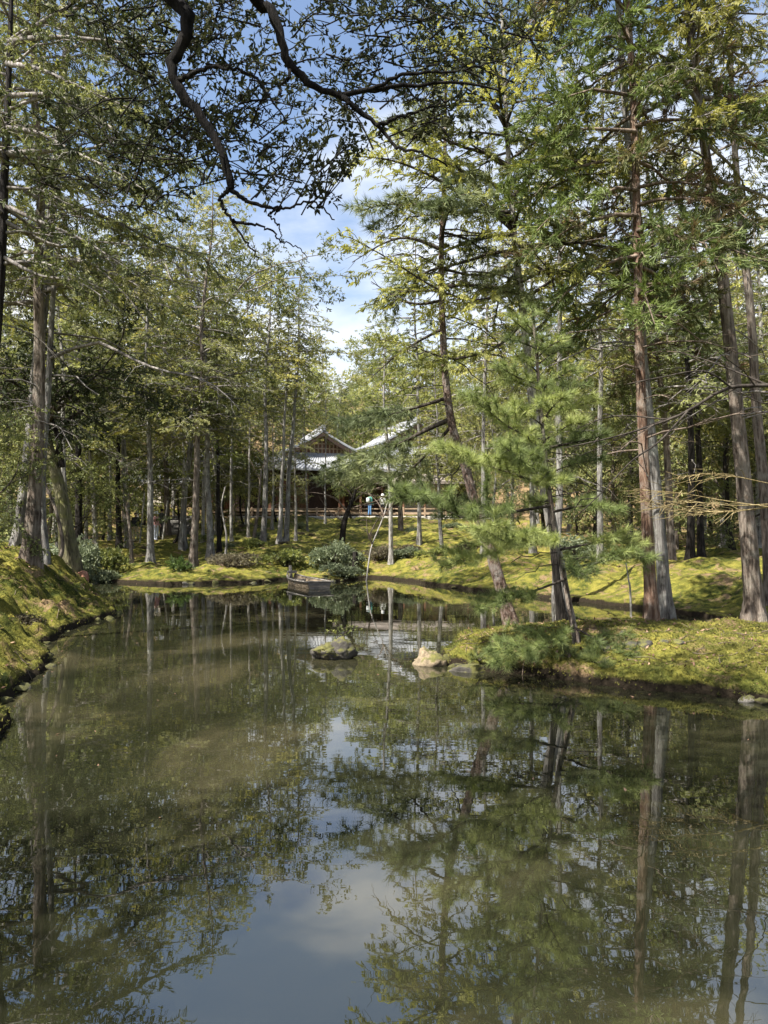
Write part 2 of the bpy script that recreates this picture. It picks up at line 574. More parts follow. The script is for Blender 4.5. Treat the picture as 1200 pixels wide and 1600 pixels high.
def pond_sdf(x, y):
    """signed distance to the pond outline, positive on land"""
    sh = x.shape
    X, Y = x.ravel(), y.ravel()
    best = np.full(X.shape, 1e9)
    ins = np.zeros(X.shape, bool)
    A, B = POND, np.roll(POND, -1, axis=0)
    for (ax, ay), (bx, by) in zip(A, B):
        ex, ey = bx - ax, by - ay
        t = np.clip(((X - ax) * ex + (Y - ay) * ey) / (ex * ex + ey * ey), 0, 1)
        best = np.minimum(best, (X - ax - t * ex) ** 2 + (Y - ay - t * ey) ** 2)
        if ey != 0:
            ins ^= ((ay > Y) != (by > Y)) & (X < ex * (Y - ay) / ey + ax)
    dd = np.sqrt(best)
    return np.where(ins, -dd, dd).reshape(sh)


def cp(px, py, d):
    p = at(px, py, d)
    return (p[0], p[1], p[2])


CTRL = [cp(0, 862, 14), cp(0, 900, 10), cp(0, 925, 8), (-8, 8, 1.5), (-5.5, 4, 1.25), (-9, 14, 1.7), cp(70, 905, 13), cp(100, 915, 13.3), cp(150, 938, 14.2), cp(35, 857, 15.5), cp(110, 868, 17.5),
        cp(-100, 850, 20), cp(235, 885, 27), cp(300, 885, 27), cp(170, 882, 27), cp(210, 848, 40), cp(250, 846, 49), cp(330, 872, 30), cp(410, 850, 36), cp(440, 850, 36), cp(372, 815, 52),
        cp(420, 808, 56.5), cp(550, 808, 57), cp(700, 808, 58), cp(800, 812, 58), cp(611, 867, 28), cp(690, 864, 28), cp(560, 882, 26.3), cp(640, 828, 42), cp(720, 828, 42), cp(520, 852, 31), cp(480, 868, 29),
        cp(900, 892, 21), cp(1050, 882, 22), cp(1200, 890, 18), cp(800, 880, 24), cp(1100, 852, 32), cp(1000, 840, 40), cp(900, 832, 45), cp(1200, 840, 35), cp(1350, 880, 18),
        (1.5, 10.2, .30), (3, 10.2, 0.40), (4.5, 10, 0.40), (6, 9.5, 0.48), (8, 9, 0.65), (2.2, 9.2, .30), (5, 8.8, .38), (12, 8, 1.0),
        (0, -6, 1.0), (4, -3, 0.8), (7, 2, 0.8), (10, 4, 0.9), (-4, -2, 1.0), (0, 0, 0.25),
        (0, 66, 2.85), (8, 66, 2.85), (0, 76, 3.2), (10, 78, 3.5), (-16, 52, 1.6), (-20, 60, 4), (-28, 58, 4.5), (-26, 74, 9), (-26, 92, 17), (0, 92, 8), (0, 112, 17), (0, 140, 26), (26, 62, 3), (30, 92, 10), (30, 140, 25),
        (-40, 140, 32), (60, 60, 6), (60, 140, 26), (-60, 60, 8), (-30, 30, 3), (30, 30, 2.2), (0, 220, 42), (-100, 200, 45), (100, 200, 42), (-60, -40, 3), (60, -40, 3), (0, -60, 3)]
CTRL = np.array(CTRL)


def land_z(x, y):
    sh = x.shape
    X, Y = x.ravel(), y.ravel()
    num, den = np.zeros_like(X), np.zeros_like(X)
    for cx, cy, cz in CTRL:
        w = 1.0 / (((X - cx) ** 2 + (Y - cy) ** 2) + 0.3 + 0.004 * cy * cy) ** 1.7
        num += w * cz
        den += w
    return (num / den).reshape(sh)


def sstep(t):
    t = np.clip(t, 0, 1)
    return t * t * (3 - 2 * t)


def ground_z(x, y, detail=True):
    x, y = np.asarray(x, float), np.asarray(y, float)
    s0 = pond_sdf(x, y)
    s = s0 + (fbm(x * 1.4, y * 1.4, 3) * 0.34 + fbm(x * 6.5, y * 6.5, 3) * 0.14 if detail else 0)
    S = land_z(x, y)
    island = sstep((x - 0.2) / 0.6) * (1 - sstep((y - 12.2) / .3)) * sstep((y - 6) / 1)
    left = (1 - sstep((x + 3.0) / .6)) * (1 - sstep((y - 17) / 3))
    w = 2.6 - 1.2 * island - 1.0 * left
    z = 0.11 + (S - 0.11) * sstep(s / w) ** 0.8
    lip = sstep((s + 0.12) / (0.12 + 0.30 * np.clip(vnoise(x * 1.1 + 40, y * 1.1) - .35, 0, 1) if detail else 0.13))
    z = -0.65 + (z + 0.65) * lip
    if detail:
        near = 1 / (1 + (np.maximum(y, 0) / 30) ** 2)
        on = sstep(s / 0.25)
        cush = np.abs(fbm(x * 3.1 + 9, y * 3.1, 3)) * 0.26 + np.abs(fbm(x * 8.5, y * 8.5 + 4, 2)) * 0.10
        z = z + on * (fbm(x * 0.9, y * 0.9, 4) * 0.34 + (0.045 - cush) * (0.7 + 1.3 * left))
        # mossy lumps hanging over the left bank
        z = z + on * left * (fbm(x * 3.4 + 3, y * 3.4 + 8, 3) * 0.42 - np.abs(fbm(x * 2.1 + 1, y * 2.1, 2)) * 0.5 + .06) * sstep(s / .3) * (1 - 0.65 * sstep((s - 1.2) / .8))
        z = z + on * (1 - left) * (1 - island) * (fbm(x * .45 + 5, y * .45, 3) * 0.6 + fbm(x * 1.3 + 2, y * 1.3 + 6, 3) * 0.42) * sstep((s - .3) / 2)
    return z


def gz(x, y):
    return float(ground_z(np.array([x]), np.array([y]))[0])


def spaced(segs):
    out = []
    for a, b, h0, h1 in segs:
        t, x = 0, a
        n = max(2, int(abs(b - a) / ((h0 + h1) / 2)))
        u = np.linspace(0, 1, n, endpoint=False)
        k = h1 / h0
        f = u if abs(k - 1) < 1e-3 else (k ** u - 1) / (k - 1)
        out.append(a + (b - a) * f)
    out.append(np.array([segs[-1][1]]))
    return np.concatenate(out)


gx = spaced([(-300, -40, 14, 4), (-40, -14, 2.5, 0.25), (-14, -7, 0.12, 0.09), (-7, 9, 0.065, 0.065), (9, 16, 0.10, 0.3), (16, 45, 0.5, 3), (45, 300, 4, 14)])
gy = spaced([(-120, -10, 8, 2), (-10, 3, 1.0, 0.15), (3, 16, 0.05, 0.065), (16, 34, 0.075, 0.14), (34, 64, 0.25, 0.6), (64, 170, 1, 4), (170, 420, 6, 15)])
GX, GY = np.meshgrid(gx, gy)
GZ = ground_z(GX, GY)
litter = np.clip((GY - 60) / 14, 0, 1) * 0.22 + np.clip((GX - 4) / 8, 0, 1) * np.clip((GY - 24) / 10, 0, 1) * 0.08 - 0.02
litter = litter + np.clip((-GX - 9) / 4, 0, 1) * np.clip((GY - 30) / 15, 0, 1) * 0.06
nx, ny = len(gx), len(gy)
ii = (np.arange(ny - 1)[:, None] * nx + np.arange(nx - 1)[None]).ravel()
g = MB()
g.add(np.stack([GX, GY, GZ], -1).reshape(-1, 3), np.stack([ii, ii + 1, ii + nx + 1, ii + nx], -1), None, litter.ravel())
ground = tag(link('ground', g.mesh('ground', M['moss'])), 'moss covered banks, island and wooded hill around the pond', kind='structure')

w = MB()
w.add([(-40, -12, 0), (40, -12, 0), (40, 40, 0), (-40, 40, 0)], [(0, 1, 2, 3)])
pond = tag(link('pond_water', w.mesh('pond_water', M['water'])), 'still murky green pond reflecting the trees', kind='structure')


# ------------------------------------------------------------------ foliage templates
def tri_leaf(L, W, ang, x0, lift=0.0, twist=0.0):
    """pointed leaf (kite) in the local x-y plane; returns 4 verts"""
    c, s = math.cos(ang), math.sin(ang)
    pts = [(0, 0, 0), (0.42 * L, 0.5 * W, 0.10 * W), (L, 0, lift), (0.42 * L, -0.5 * W, 0.10 * W)]
    out = []
    for x, y, z in pts:
        yy, zz = y * math.cos(twist) - z * math.sin(twist), y * math.sin(twist) + z * math.cos(twist)
        out.append((x0 + x * c - yy * s, x * s + yy * c, zz))
    return out


def tmpl_frond(r):
    V = []
    for k, (x0, a, L) in enumerate([(0, .75, .45), (0, -.75, .45), (.2, .62, .48), (.2, -.62, .48), (.4, .5, .42), (.4, -.5, .42), (.55, 0.06, .5)]):
        V += tri_leaf(L * r.uniform(.8, 1.15), .15 * r.uniform(.8, 1.3), a + r.uniform(-.15, .15), x0, -0.12 + r.uniform(-.1, .06), r.uniform(-.7, .7))
    return np.array(V), len(V) // 4


def tmpl_leaves(r, n=6, W=0.22, L=0.5):
    V = []
    for k in range(n):
        q = np.array(tri_leaf(L * r.uniform(.7, 1.2), W * r.uniform(.8, 1.2), 0, 0, -.1, r.uniform(-.6, .6)))
        a, e = r.uniform(-1.5, 1.5), r.uniform(-.8, .9)
        Ry = np.array(Matrix.Rotation(-e, 3, 'Y'))
        Rz = np.array(Matrix.Rotation(a, 3, 'Z'))
        q = q @ Ry.T @ Rz.T + np.array([r.uniform(0, .75), 0, 0])
        V += q.tolist()
    return np.array(V), len(V) // 4


def tmpl_needles(r, n=22, W=0.05, spread=1.0, back=0.0, L=1.0, x1=0.15):
    """needles as thin triangles around +x"""
    V = []
    for k in range(n):
        th = r.uniform(0, 2 * PI)
        e = r.uniform(0.25, spread)
        d = np.array([math.cos(e), math.sin(e) * math.cos(th), math.sin(e) * math.sin(th)])
        p = norm(np.cross(d, [r.uniform(-1, 1), r.uniform(-1, 1), r.uniform(-1, 1)]))
        o = np.array([r.uniform(0, x1), 0, 0])
        l = L * r.uniform(.7, 1.05)
        V += [o - p * W / 2, o + p * W / 2, o + d * l]
    return np.array(V), -(len(V) // 3)


_r = random.Random(3)
T_FROND = [tmpl_frond(_r) for _ in range(4)]
T_LEAF = [tmpl_leaves(_r, 6) for _ in range(4)]
T_BROAD = [tmpl_leaves(_r, 6, .20, .52) for _ in range(4)]
T_PINE = [tmpl_needles(_r, 30, .036, 1.2) for _ in range(3)]
T_REDPINE = [tmpl_needles(_r, 18, .06, 1.25) for _ in range(3)]
T_SUGI = [tmpl_needles(_r, 20, .075, .75, L=.55, x1=.9) for _ in range(3)]
T_BLADE = [tmpl_needles(_r, 7, .22, .9, L=1.0, x1=.05) for _ in range(3)]


def scatter(mb, tmpls, P, A, Nn, size, tone, rng):
    """copies of the templates at points P, axis A, normal Nn"""
    P, A, Nn = np.asarray(P), norm(np.asarray(A)), np.asarray(Nn)
    B = norm(np.cross(Nn, A))
    Nn = np.cross(A, B)
    size = np.broadcast_to(size, (len(P),))
    which = rng.integers(0, len(tmpls), len(P))
    for k, (T, nf) in enumerate(tmpls):
        m = which == k
        if not m.any():
            continue
        s = size[m][:, None, None]
        V = P[m][:, None] + s * (T[None, :, 0:1] * A[m][:, None] + T[None, :, 1:2] * B[m][:, None] + T[None, :, 2:3] * Nn[m][:, None])
        c, nv = len(V), len(T)
        base = np.arange(c)[:, None] * nv
        tn = np.repeat(tone[m], nv)
        if nf > 0:
            F = (base[:, :, None] + np.arange(nv).reshape(1, nf, 4)).reshape(-1, 4)
            mb.add(V.reshape(-1, 3), F, None, tn)
        else:
            F = (base[:, :, None] + np.arange(nv).reshape(1, -nf, 3)).reshape(-1, 3)
            mb.add(V.reshape(-1, 3), None, F, tn)


class Crown:
    """branch tubes + foliage for one tree"""

    def __init__(self, seed, tmpl, size, spacing=0.13, tone=(0.2, 0.9), flat=0.6, sec_ang=(0.7, 1.1), sec_len=0.4, sec_n=5.0, leaf_from=0.25, up=0.0, keep=1.0, bare=False):
        self.rng = np.random.default_rng(seed)
        self.br, self.lf = MB(), MB()
        self.tmpl, self.size, self.spacing, self.tone = tmpl, size, spacing, tone
        self.flat, self.sec_ang, self.sec_len, self.sec_n, self.leaf_from, self.up, self.keep, self.bare = flat, sec_ang, sec_len, sec_n, leaf_from, up, keep, bare
        self.P, self.A, self.Nn, self.S, self.T = [], [], [], [], []
        self.limbs = []

    def leaves(self, P, A, tone):
        if self.bare or len(P) == 0:
            return
        r = self.rng
        n = len(P)
        self.P.append(P)
        self.A.append(A)
        nn = np.array([0, 0, 1.0]) * self.flat + r.normal(0, 0.5, (n, 3)) * (1.1 - self.flat * .8)
        self.Nn.append(nn)
        self.S.append(self.size * r.uniform(0.7, 1.25, n))
        self.T.append(np.clip(tone + r.normal(0, .16, n), 0, 1))

    def dress(self, pts, r0, r1=0.006, n=5, leafy=True, twigs=True, seclen=None, own=False):
        """a branch along pts with secondaries and foliage"""
        r = self.rng
        P = np.asarray(pts, float)
        L = np.linalg.norm(np.diff(P, axis=0), axis=1).sum()
        rad = r0 + (r1 - r0) * np.linspace(0, 1, len(P)) ** 0.8
        if own:                       # a limb one can pick out is a part of its own
            mb_ = MB()
            tube(mb_, P, rad, 8)
            self.limbs.append(mb_)
        else:
            tube(self.br, P, rad, n)
        if not twigs:
            return
        ns = max(2, int(L * self.sec_n))
        tone_b = r.uniform(*self.tone)
        u = self.leaf_from + (1 - self.leaf_from) * (np.arange(ns) + r.uniform(.2, .8, ns)) / ns
        idx = u * (len(P) - 1)
        k = np.minimum(idx.astype(int), len(P) - 2)
        f = (idx - k)[:, None]
        base = P[k] * (1 - f) + P[k + 1] * f
        tan = norm(P[k + 1] - P[k])
        side = np.where(np.arange(ns) % 2 == 0, 1, -1) * r.uniform(*self.sec_ang, ns)
        upv = np.tile([0, 0, 1.0], (ns, 1))
        B = norm(np.cross(upv, tan) + 1e-6)
        d = norm(tan * np.cos(side)[:, None] + B * np.sin(side)[:, None] + upv * (self.up + r.normal(0, .22, ns))[:, None])
        sl = (seclen or self.sec_len * min(L, 2.6)) * (1.15 - 0.75 * u) * r.uniform(.6, 1.25, ns)
        for i in range(ns):
            l = sl[i]
            b1 = base[i] + d[i] * l * .5 + r.normal(0, .03 * l, 3)
            d2 = norm(d[i] + np.array([0, 0, -0.25]) + r.normal(0, .2, 3) + tan[i] * .2)
            b2 = b1 + d2 * l * .5
            tube(self.br, [base[i], b1, b2], [max(.004, r0 * .32 * (1 - .5 * u[i])), .004, .0025], 3)
            if leafy and r.random() < self.keep:
                m = max(2, int(l / self.spacing))
                s = np.linspace(.12, 1, m)[:, None]
                pp = np.where(s < .5, base[i] + (b1 - base[i]) * s * 2, b1 + (b2 - b1) * (s * 2 - 1))
                ax = norm(d2 + r.normal(0, .55, (m, 3)) + np.array([0, 0, -.05 + self.up * .6]))
                self.leaves(pp + r.normal(0, self.spacing * .35, (m, 3)), ax, tone_b + r.normal(0, .08))
        if leafy:
            m = max(2, int(L * (1 - self.leaf_from) * .6 / self.spacing))
            s = np.linspace(self.leaf_from, 1, m)
            q = np.stack([np.interp(s, np.linspace(0, 1, len(P)), P[:, c]) for c in range(3)], 1)
            self.leaves(q, norm(np.tile(norm(P[-1] - P[0]), (m, 1)) + r.normal(0, .6, (m, 3))), tone_b)

    def finish(self, name, leafmat, twigmat):
        if self.P:
            P = np.concatenate(self.P)
            scatter(self.lf, self.tmpl, P, np.concatenate(self.A), np.concatenate(self.Nn), np.concatenate(self.S), np.concatenate(self.T), self.rng)
        d = {'branches': self.br.mesh(name + '_branches', twigmat), 'limb': [m_.mesh('limb', twigmat) for m_ in self.limbs]}
        if self.lf.n:
            d['crown'] = self.lf.mesh(name + '_crown', leafmat, smooth=False)
        return d


def trunk_mesh(name, path, r0, r1, mat, n=18, flare=0.55, seed=0, step=0.16):
    P = np.asarray(path, float)
    Ltot = np.linalg.norm(np.diff(P, axis=0), axis=1).sum()
    K = max(6, int(Ltot / step))
    P = smooth_path(P, K)
    s = np.linspace(0, Ltot, K)
    rad = r0 + (r1 - r0) * (s / Ltot) ** 0.9
    rad = rad * (1 + flare * np.exp(-s / (r0 * 2.2 + .05)))
    th = np.arange(n) * 2 * PI / n
    q = np.random.default_rng(seed)
    ph = q.uniform(0, 6.28, 4)
    rid = 1 + 0.07 * np.sin(3 * th + ph[0])[None] + 0.05 * np.sin(5 * th + ph[1] + s[:, None] * .4) + 0.03 * q.normal(0, 1, (K, n))
    rid = rid + flare * .55 * np.exp(-s / (r0 * 1.6 + .05))[:, None] * (np.sin(4 * th + ph[2]) + .6 * np.sin(7 * th + ph[3]))[None]
    mb = MB()
    P = P.copy()
    P[0, 2] -= 0.25
    tube(mb, P, rad, n, ridges=rid)
    return mb.mesh(name, mat)


def conifer(name, seed, H, r0, leafmat, barkmat, twigmat, tmpl, size, cb=0.35, Lmax=2.4, nprim=60, droop=0.35, elev=(0.05, 0.5), dead=10,
            path=None, shape=0.8, limbs=(), wob=0.12, **kw):
    r = np.random.default_rng(seed)
    if path is None:
        K = 9
        z = np.linspace(0, H, K)
        path = np.stack([np.cumsum(r.normal(0, wob, K)) * (z / H), np.cumsum(r.normal(0, wob, K)) * (z / H), z], 1)
    path = smooth_path(path, 40)
    L = np.concatenate([[0], np.cumsum(np.linalg.norm(np.diff(path, axis=0), axis=1))])
    H = L[-1]
    pos = lambda t: np.array([np.interp(t * H, L, path[:, c]) for c in range(3)])
    cr = Crown(seed + 1, tmpl, size, **kw)
    az = r.uniform(0, 6.28)
    for i in range(nprim):
        u = (i + r.uniform(0, 1)) / nprim
        t = cb + (0.995 - cb) * u ** 0.95
        az += 2.4 + r.normal(0, .3)
        l = Lmax * ((1 - u) ** shape * 0.9 + 0.12) * r.uniform(.65, 1.2) * (0.75 + .25 * min(1, u * 6))
        e = elev[0] + (elev[1] - elev[0]) * u + r.normal(0, .1)
        s = np.linspace(0, 1, 6)
        hd = np.array([math.cos(az), math.sin(az), 0])
        pts = pos(t) + hd * (l * s)[:, None] + np.array([0, 0, 1.0]) * (l * (e * s - droop * s ** 2))[:, None] + r.normal(0, .03 * l, (6, 3)) * s[:, None]
        cr.dress(pts, max(.01, .014 * l + .15 * r0 * (1 - t)))
    for i in range(dead):
        t = r.uniform(max(.1, cb * .45), min(.9, cb + .25))
        a = r.uniform(0, 6.28)
        l = Lmax * r.uniform(.3, .9)
        s = np.linspace(0, 1, 6)
        hd = np.array([math.cos(a), math.sin(a), 0])
        pts = pos(t) + hd * (l * s)[:, None] + np.array([0, 0, 1.0]) * (l * (r.uniform(-.1, .3) * s - r.uniform(.1, .5) * s ** 2))[:, None] + r.normal(0, .04 * l, (6, 3)) * s[:, None]
        cr.dress(pts, max(.008, .010 * l), leafy=False, twigs=r.random() < .7)
    for lp, lr, leafy in limbs:
        cr.dress(smooth_path(lp, 12), lr, leafy=leafy, own=True)
    d = cr.finish(name, leafmat, twigmat)
    d['trunk'] = trunk_mesh(name + '_trunk', path, r0, max(.015, r0 * .12), barkmat, seed=seed)
    return d


def broadleaf(name, seed, H, r0, leafmat, barkmat, twigmat, tmpl, size, fork=0.35, spread=0.7, levels=3, path=None, kids=5, tw_len=0.8, gravity=-0.05, limb_len=0.5, **kw):
    r = np.random.default_rng(seed)
    if path is None:
        K = 6
        z = np.linspace(0, H * .75, K)
        path = np.stack([np.cumsum(r.normal(0, .10 * H / 6, K)) * (z > 0), np.cumsum(r.normal(0, .10 * H / 6, K)) * (z > 0), z], 1)
    path = smooth_path(path, 24)
    cr = Crown(seed + 1, tmpl, size, **kw)

    def grow(p, d, l, rad, lev):
        n = 5
        pts = [p]
        for k in range(n):
            d = norm(d + r.normal(0, .17, 3) + np.array([0, 0, .05 if lev else .12]) + np.array([0, 0, gravity]) * (lev + 1))
            pts.append(pts[-1] + d * l / n)
        pts = np.array(pts)
        if lev >= levels - 1:
            cr.dress(pts, rad, seclen=tw_len)
            return
        tube(cr.br, pts, np.linspace(rad, rad * .5, n + 1), 6)
        for j in range(kids - lev):
            f = r.uniform(.3, 1) * n
            k = min(int(f), n - 1)
            q = pts[k] + (pts[k + 1] - pts[k]) * (f - k)
            nd = norm(d * .6 + norm(r.normal(0, 1, 3) * np.array([1, 1, .55])) * spread)
            grow(q, nd, l * r.uniform(.5, .8), rad * .5, lev + 1)
        grow(pts[-1], d, l * .7, rad * .5, lev + 1)

    n_l = kids + 2
    for i in range(n_l):
        t = fork + (1 - fork) * i / (n_l - 1)
        k = min(int(t * 23), 22)
        a = i * 2.4 + r.normal(0, .4)
        d0 = norm(np.array([math.cos(a) * spread, math.sin(a) * spread, r.uniform(.25, .8)]))
        grow(path[k], d0, H * limb_len * (1.1 - .6 * t) * r.uniform(.7, 1.1), r0 * .45 * (1.1 - .6 * t), 0 if levels > 1 else 0)
    d = cr.finish(name, leafmat, twigmat)
    d['trunk'] = trunk_mesh(name + '_trunk', path, r0, r0 * .4, barkmat, n=12, seed=seed)
    return d


def plant_tree(kind, data, x, y, z=None, rz=0.0, lean=(0, 0), scale=1.0, label=None, cat='tree', group=None, bark=None, zscale=1.0, girth=1.0):
    """Empty at the base with trunk, branches and crown as parts (mesh data shared between copies)"""
    root = empty(kind, (x, y, gz(x, y) if z is None else z))
    q = Matrix.Rotation(lean[0], 3, 'Y') @ Matrix.Rotation(-lean[1], 3, 'X') @ Matrix.Rotation(rz, 3, 'Z')
    root.rotation_euler = q.to_euler()
    root.scale = (scale, scale, scale * zscale)
    tag(root, label, cat, group)
    for k in ('trunk', 'branches', 'crown'):
        if k in data and len(data[k].vertices):
            o = link(k, data[k], root)
            if k == 'branches':
                o['kind'] = 'stuff'
            if k == 'trunk':
                o.scale = (girth, girth, 1)
            if bark is not None and k == 'trunk':
                o.material_slots[0].link = 'OBJECT'
                o.material_slots[0].material = bark
    for m_ in data.get('limb', ()):
        link('limb', m_, root)
    return root


def lean_to(px0, py0, px1, py1):
    return math.atan2(px1 - px0, py0 - py1)


# ------------------------------------------------------------------ tree kinds
D = {}
kw_cyp = dict(spacing=.10, flat=.75, sec_n=5.6, leaf_from=.22)
D['cyp_a'] = conifer('cypress_a', 21, 15, .14, M['cypress'], M['bark_grey'], M['twig_grey'], T_FROND, .20, cb=.37, Lmax=2.4, nprim=58, dead=14, **kw_cyp)
D['cyp_b'] = conifer('cypress_b', 22, 14, .13, M['cypress_dark'], M['bark_grey'], M['twig_grey'], T_FROND, .20, cb=.35, Lmax=2.6, nprim=58, dead=14, **kw_cyp)
D['cyp_c'] = conifer('cypress_c', 23, 12, .12, M['cypress_bright'], M['bark_grey'], M['twig_grey'], T_FROND, .20, cb=.36, Lmax=2.1, nprim=54, dead=12, **kw_cyp)
D['cyp_tall'] = conifer('cypress_tall', 24, 17, .155, M['cypress_dark'], M['bark_grey'], M['twig_grey'], T_FROND, .22, cb=.28, Lmax=3.6, nprim=62, dead=16, droop=.22, elev=(-.05, .4), **kw_cyp)
D['sugi'] = conifer('cedar', 25, 15, .11, M['sugi'], M['bark_red'], M['twig_brown'], T_SUGI, .22, cb=.29, Lmax=1.85, nprim=104, dead=12, droop=.5, tone=(0, .95), spacing=.045, flat=.3, sec_n=4.6, leaf_from=.35, up=.25)
D['cyp_hi'] = conifer('cypress_high', 35, 15, .13, M['cypress'], M['bark_grey'], M['twig_grey'], T_FROND, .17, cb=.58, Lmax=2.2, nprim=46, dead=22, spacing=.085, flat=.75, sec_n=6, leaf_from=.22)
D['oak'] = broadleaf('oak', 26, 11, .22, M['oak'], M['bark_moss'], M['twig_dark'], T_BROAD, .24, fork=.35, spread=.9, kids=4, tw_len=.8, spacing=.14, flat=.4, sec_n=4.5, leaf_from=.1, limb_len=.34)
D['under'] = broadleaf('understory', 27, 4.6, .06, M['maple'], M['bark_dark'], M['twig_dark'], T_LEAF, .20, fork=.3, spread=1.1, kids=4, tw_len=.5, spacing=.10, flat=.7, sec_n=6, leaf_from=.1, limb_len=.42, gravity=-.03)
D['under_dark'] = broadleaf('understory_dark', 28, 5.0, .07, M['cypress_dark'], M['bark_dark'], M['twig_dark'], T_BROAD, .22, fork=.15, spread=1.0, kids=4, tw_len=.55, spacing=.11, flat=.5, sec_n=6, leaf_from=.05, limb_len=.42, gravity=-.03)
D['hill_a'] = conifer('hill_conifer', 29, 14, .2, M['hill'], M['bark_grey'], M['twig_grey'], T_BROAD, .62, cb=.15, Lmax=3.0, nprim=34, dead=0, spacing=.34, flat=.5, sec_n=2.4, leaf_from=.2)
D['hill_b'] = broadleaf('hill_broadleaf', 30, 12, .2, M['hill'], M['bark_grey'], M['twig_grey'], T_BROAD, .6, fork=.25, spread=.9, kids=4, levels=2, tw_len=1.6, spacing=.30, flat=.4, sec_n=4.0, leaf_from=.1, limb_len=.5)
D['bare'] = broadleaf('bare_tree', 31, 4.5, .06, M['maple'], M['bark_pale'], M['twig_brown'], T_LEAF, .2, fork=.3, spread=1.2, kids=4, tw_len=.6, bare=True, sec_n=6, leaf_from=.1, limb_len=.42)


D['mid'] = broadleaf('mid_broadleaf', 33, 12, .17, M['maple'], M['bark_grey'], M['twig_grey'], T_BROAD, .23, fork=.36, spread=.85, kids=4, tw_len=1.0, spacing=.10, flat=.5, sec_n=4.2, leaf_from=.1, limb_len=.40, keep=.85)
D['mid2'] = broadleaf('mid_broadleaf2', 34, 13, .17, M['cypress'], M['bark_brown'], M['twig_grey'], T_FROND, .27, fork=.38, spread=.75, kids=4, tw_len=1.0, spacing=.11, flat=.6, sec_n=4.2, leaf_from=.1, limb_len=.36, keep=.85)


def T(key, kind, px, d, lean_px=None, label=None, scale=1.0, rz=0.0, group=None, bark=None, zs=1.0, ly=0.0, girth=1.0):
    x = xof(px, d)
    l = lean_to(*lean_px) if lean_px else 0.0
    return plant_tree(kind, D[key], x, d, rz=rz, lean=(l, ly), scale=scale, label=label, group=group, bark=bark, zscale=zs, girth=girth)


GL = 'tall cypresses on the left and far moss banks'
T('cyp_tall', 'cypress_tree', 30, 15.5, (35, 855, 78, 400), 'thickest pale grey trunk at the left edge, leaning right over the mossy bank', 1.06, .4, GL, girth=.85)
T('cyp_b', 'cypress_tree', 48, 14.4, (48, 860, 80, 430), 'slim reddish brown trunk standing close in front of the thickest grey trunk', 1.05, 1.5, GL, M['bark_brown'])
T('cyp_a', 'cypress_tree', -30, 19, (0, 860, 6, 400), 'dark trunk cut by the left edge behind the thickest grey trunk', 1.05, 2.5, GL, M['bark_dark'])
T('cyp_b', 'cypress_tree', 150, 31, (150, 835, 146, 640), 'thin pale straight trunk alone between the mossy leaning tree and the trunk pair', .80, .9, GL, M['bark_pale'], 1.15)
T('cyp_a', 'cypress_tree', 108, 25, (110, 800, 104, 640), 'slender grey trunk just right of the mossy leaning tree', .75, 1.9, GL, M['bark_grey'], 1.2)
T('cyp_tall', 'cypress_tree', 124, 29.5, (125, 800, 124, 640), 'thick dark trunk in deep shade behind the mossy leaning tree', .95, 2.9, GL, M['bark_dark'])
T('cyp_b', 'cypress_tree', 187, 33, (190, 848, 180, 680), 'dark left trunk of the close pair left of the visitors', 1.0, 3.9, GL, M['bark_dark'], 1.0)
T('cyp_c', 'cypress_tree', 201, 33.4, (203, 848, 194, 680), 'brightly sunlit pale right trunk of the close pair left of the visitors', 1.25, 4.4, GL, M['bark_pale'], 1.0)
T('cyp_a', 'cypress_tree', 235, 27.2, (236, 885, 228, 500), 'straight grey trunk with flared foot near the pond, in front of the visitors', .92, 5.2, GL, None, .95)
T('cyp_b', 'cypress_tree', 301, 27, (301, 885, 322, 620), 'stout brown grey trunk leaning right, nearest the water at the far bank', 1.12, .2, GL, M['bark_brown'], .9)
T('cyp_a', 'cypress_tree', 329, 28.6, (330, 870, 323, 620), 'straight trunk crossing behind the stout right-leaning trunk', .95, 1.2, GL, None, .9)
T('cyp_c', 'cypress_tree', 343, 33, (343, 862, 340, 690), 'thin dark trunk just right of the crossing trunks', .85, 2.2, GL, M['bark_dark'], 1.1)
T('cyp_hi', 'cypress_tree', 411, 36, (411, 850, 418, 690), 'grey trunk left of the V shaped pair in front of the temple', 1.1, 3.2, GL, None, .85)
T('cyp_hi', 'cypress_tree', 436, 36.2, (436, 850, 449, 640), 'left trunk of the V shaped pair in front of the temple', .95, 4.2, GL, M['bark_pale'], .80)
T('cyp_hi', 'cypress_tree', 447, 36.5, (446, 850, 458, 640), 'right trunk of the V shaped pair in front of the temple', 1.0, 5.2, GL, None, .95)
T('cyp_b', 'cypress_tree', 462, 41, (462, 830, 468, 650), 'thin grey trunk leaning right behind the V shaped pair', .65, .6, GL, M['bark_pale'], 1.0)

# trees added out of frame beside and behind the viewpoint to shade the near water
for i, (x, y, key, sc) in enumerate([(-8.0, -1.2, 'cyp_a', .85), (-10.5, -3, 'cyp_a', 1.0), (-5.8, -4.0, 'cyp_b', .9), (-3, -8, 'oak', 1.0), (6.8, -3, 'cyp_a', .9)]):
    plant_tree('oak_tree' if key == 'oak' else 'cypress_tree', D[key], x, y, rz=i * 1.3, scale=sc, label='tall unseen tree added on the near bank to shade the water', group='unseen shade trees added on the near bank')

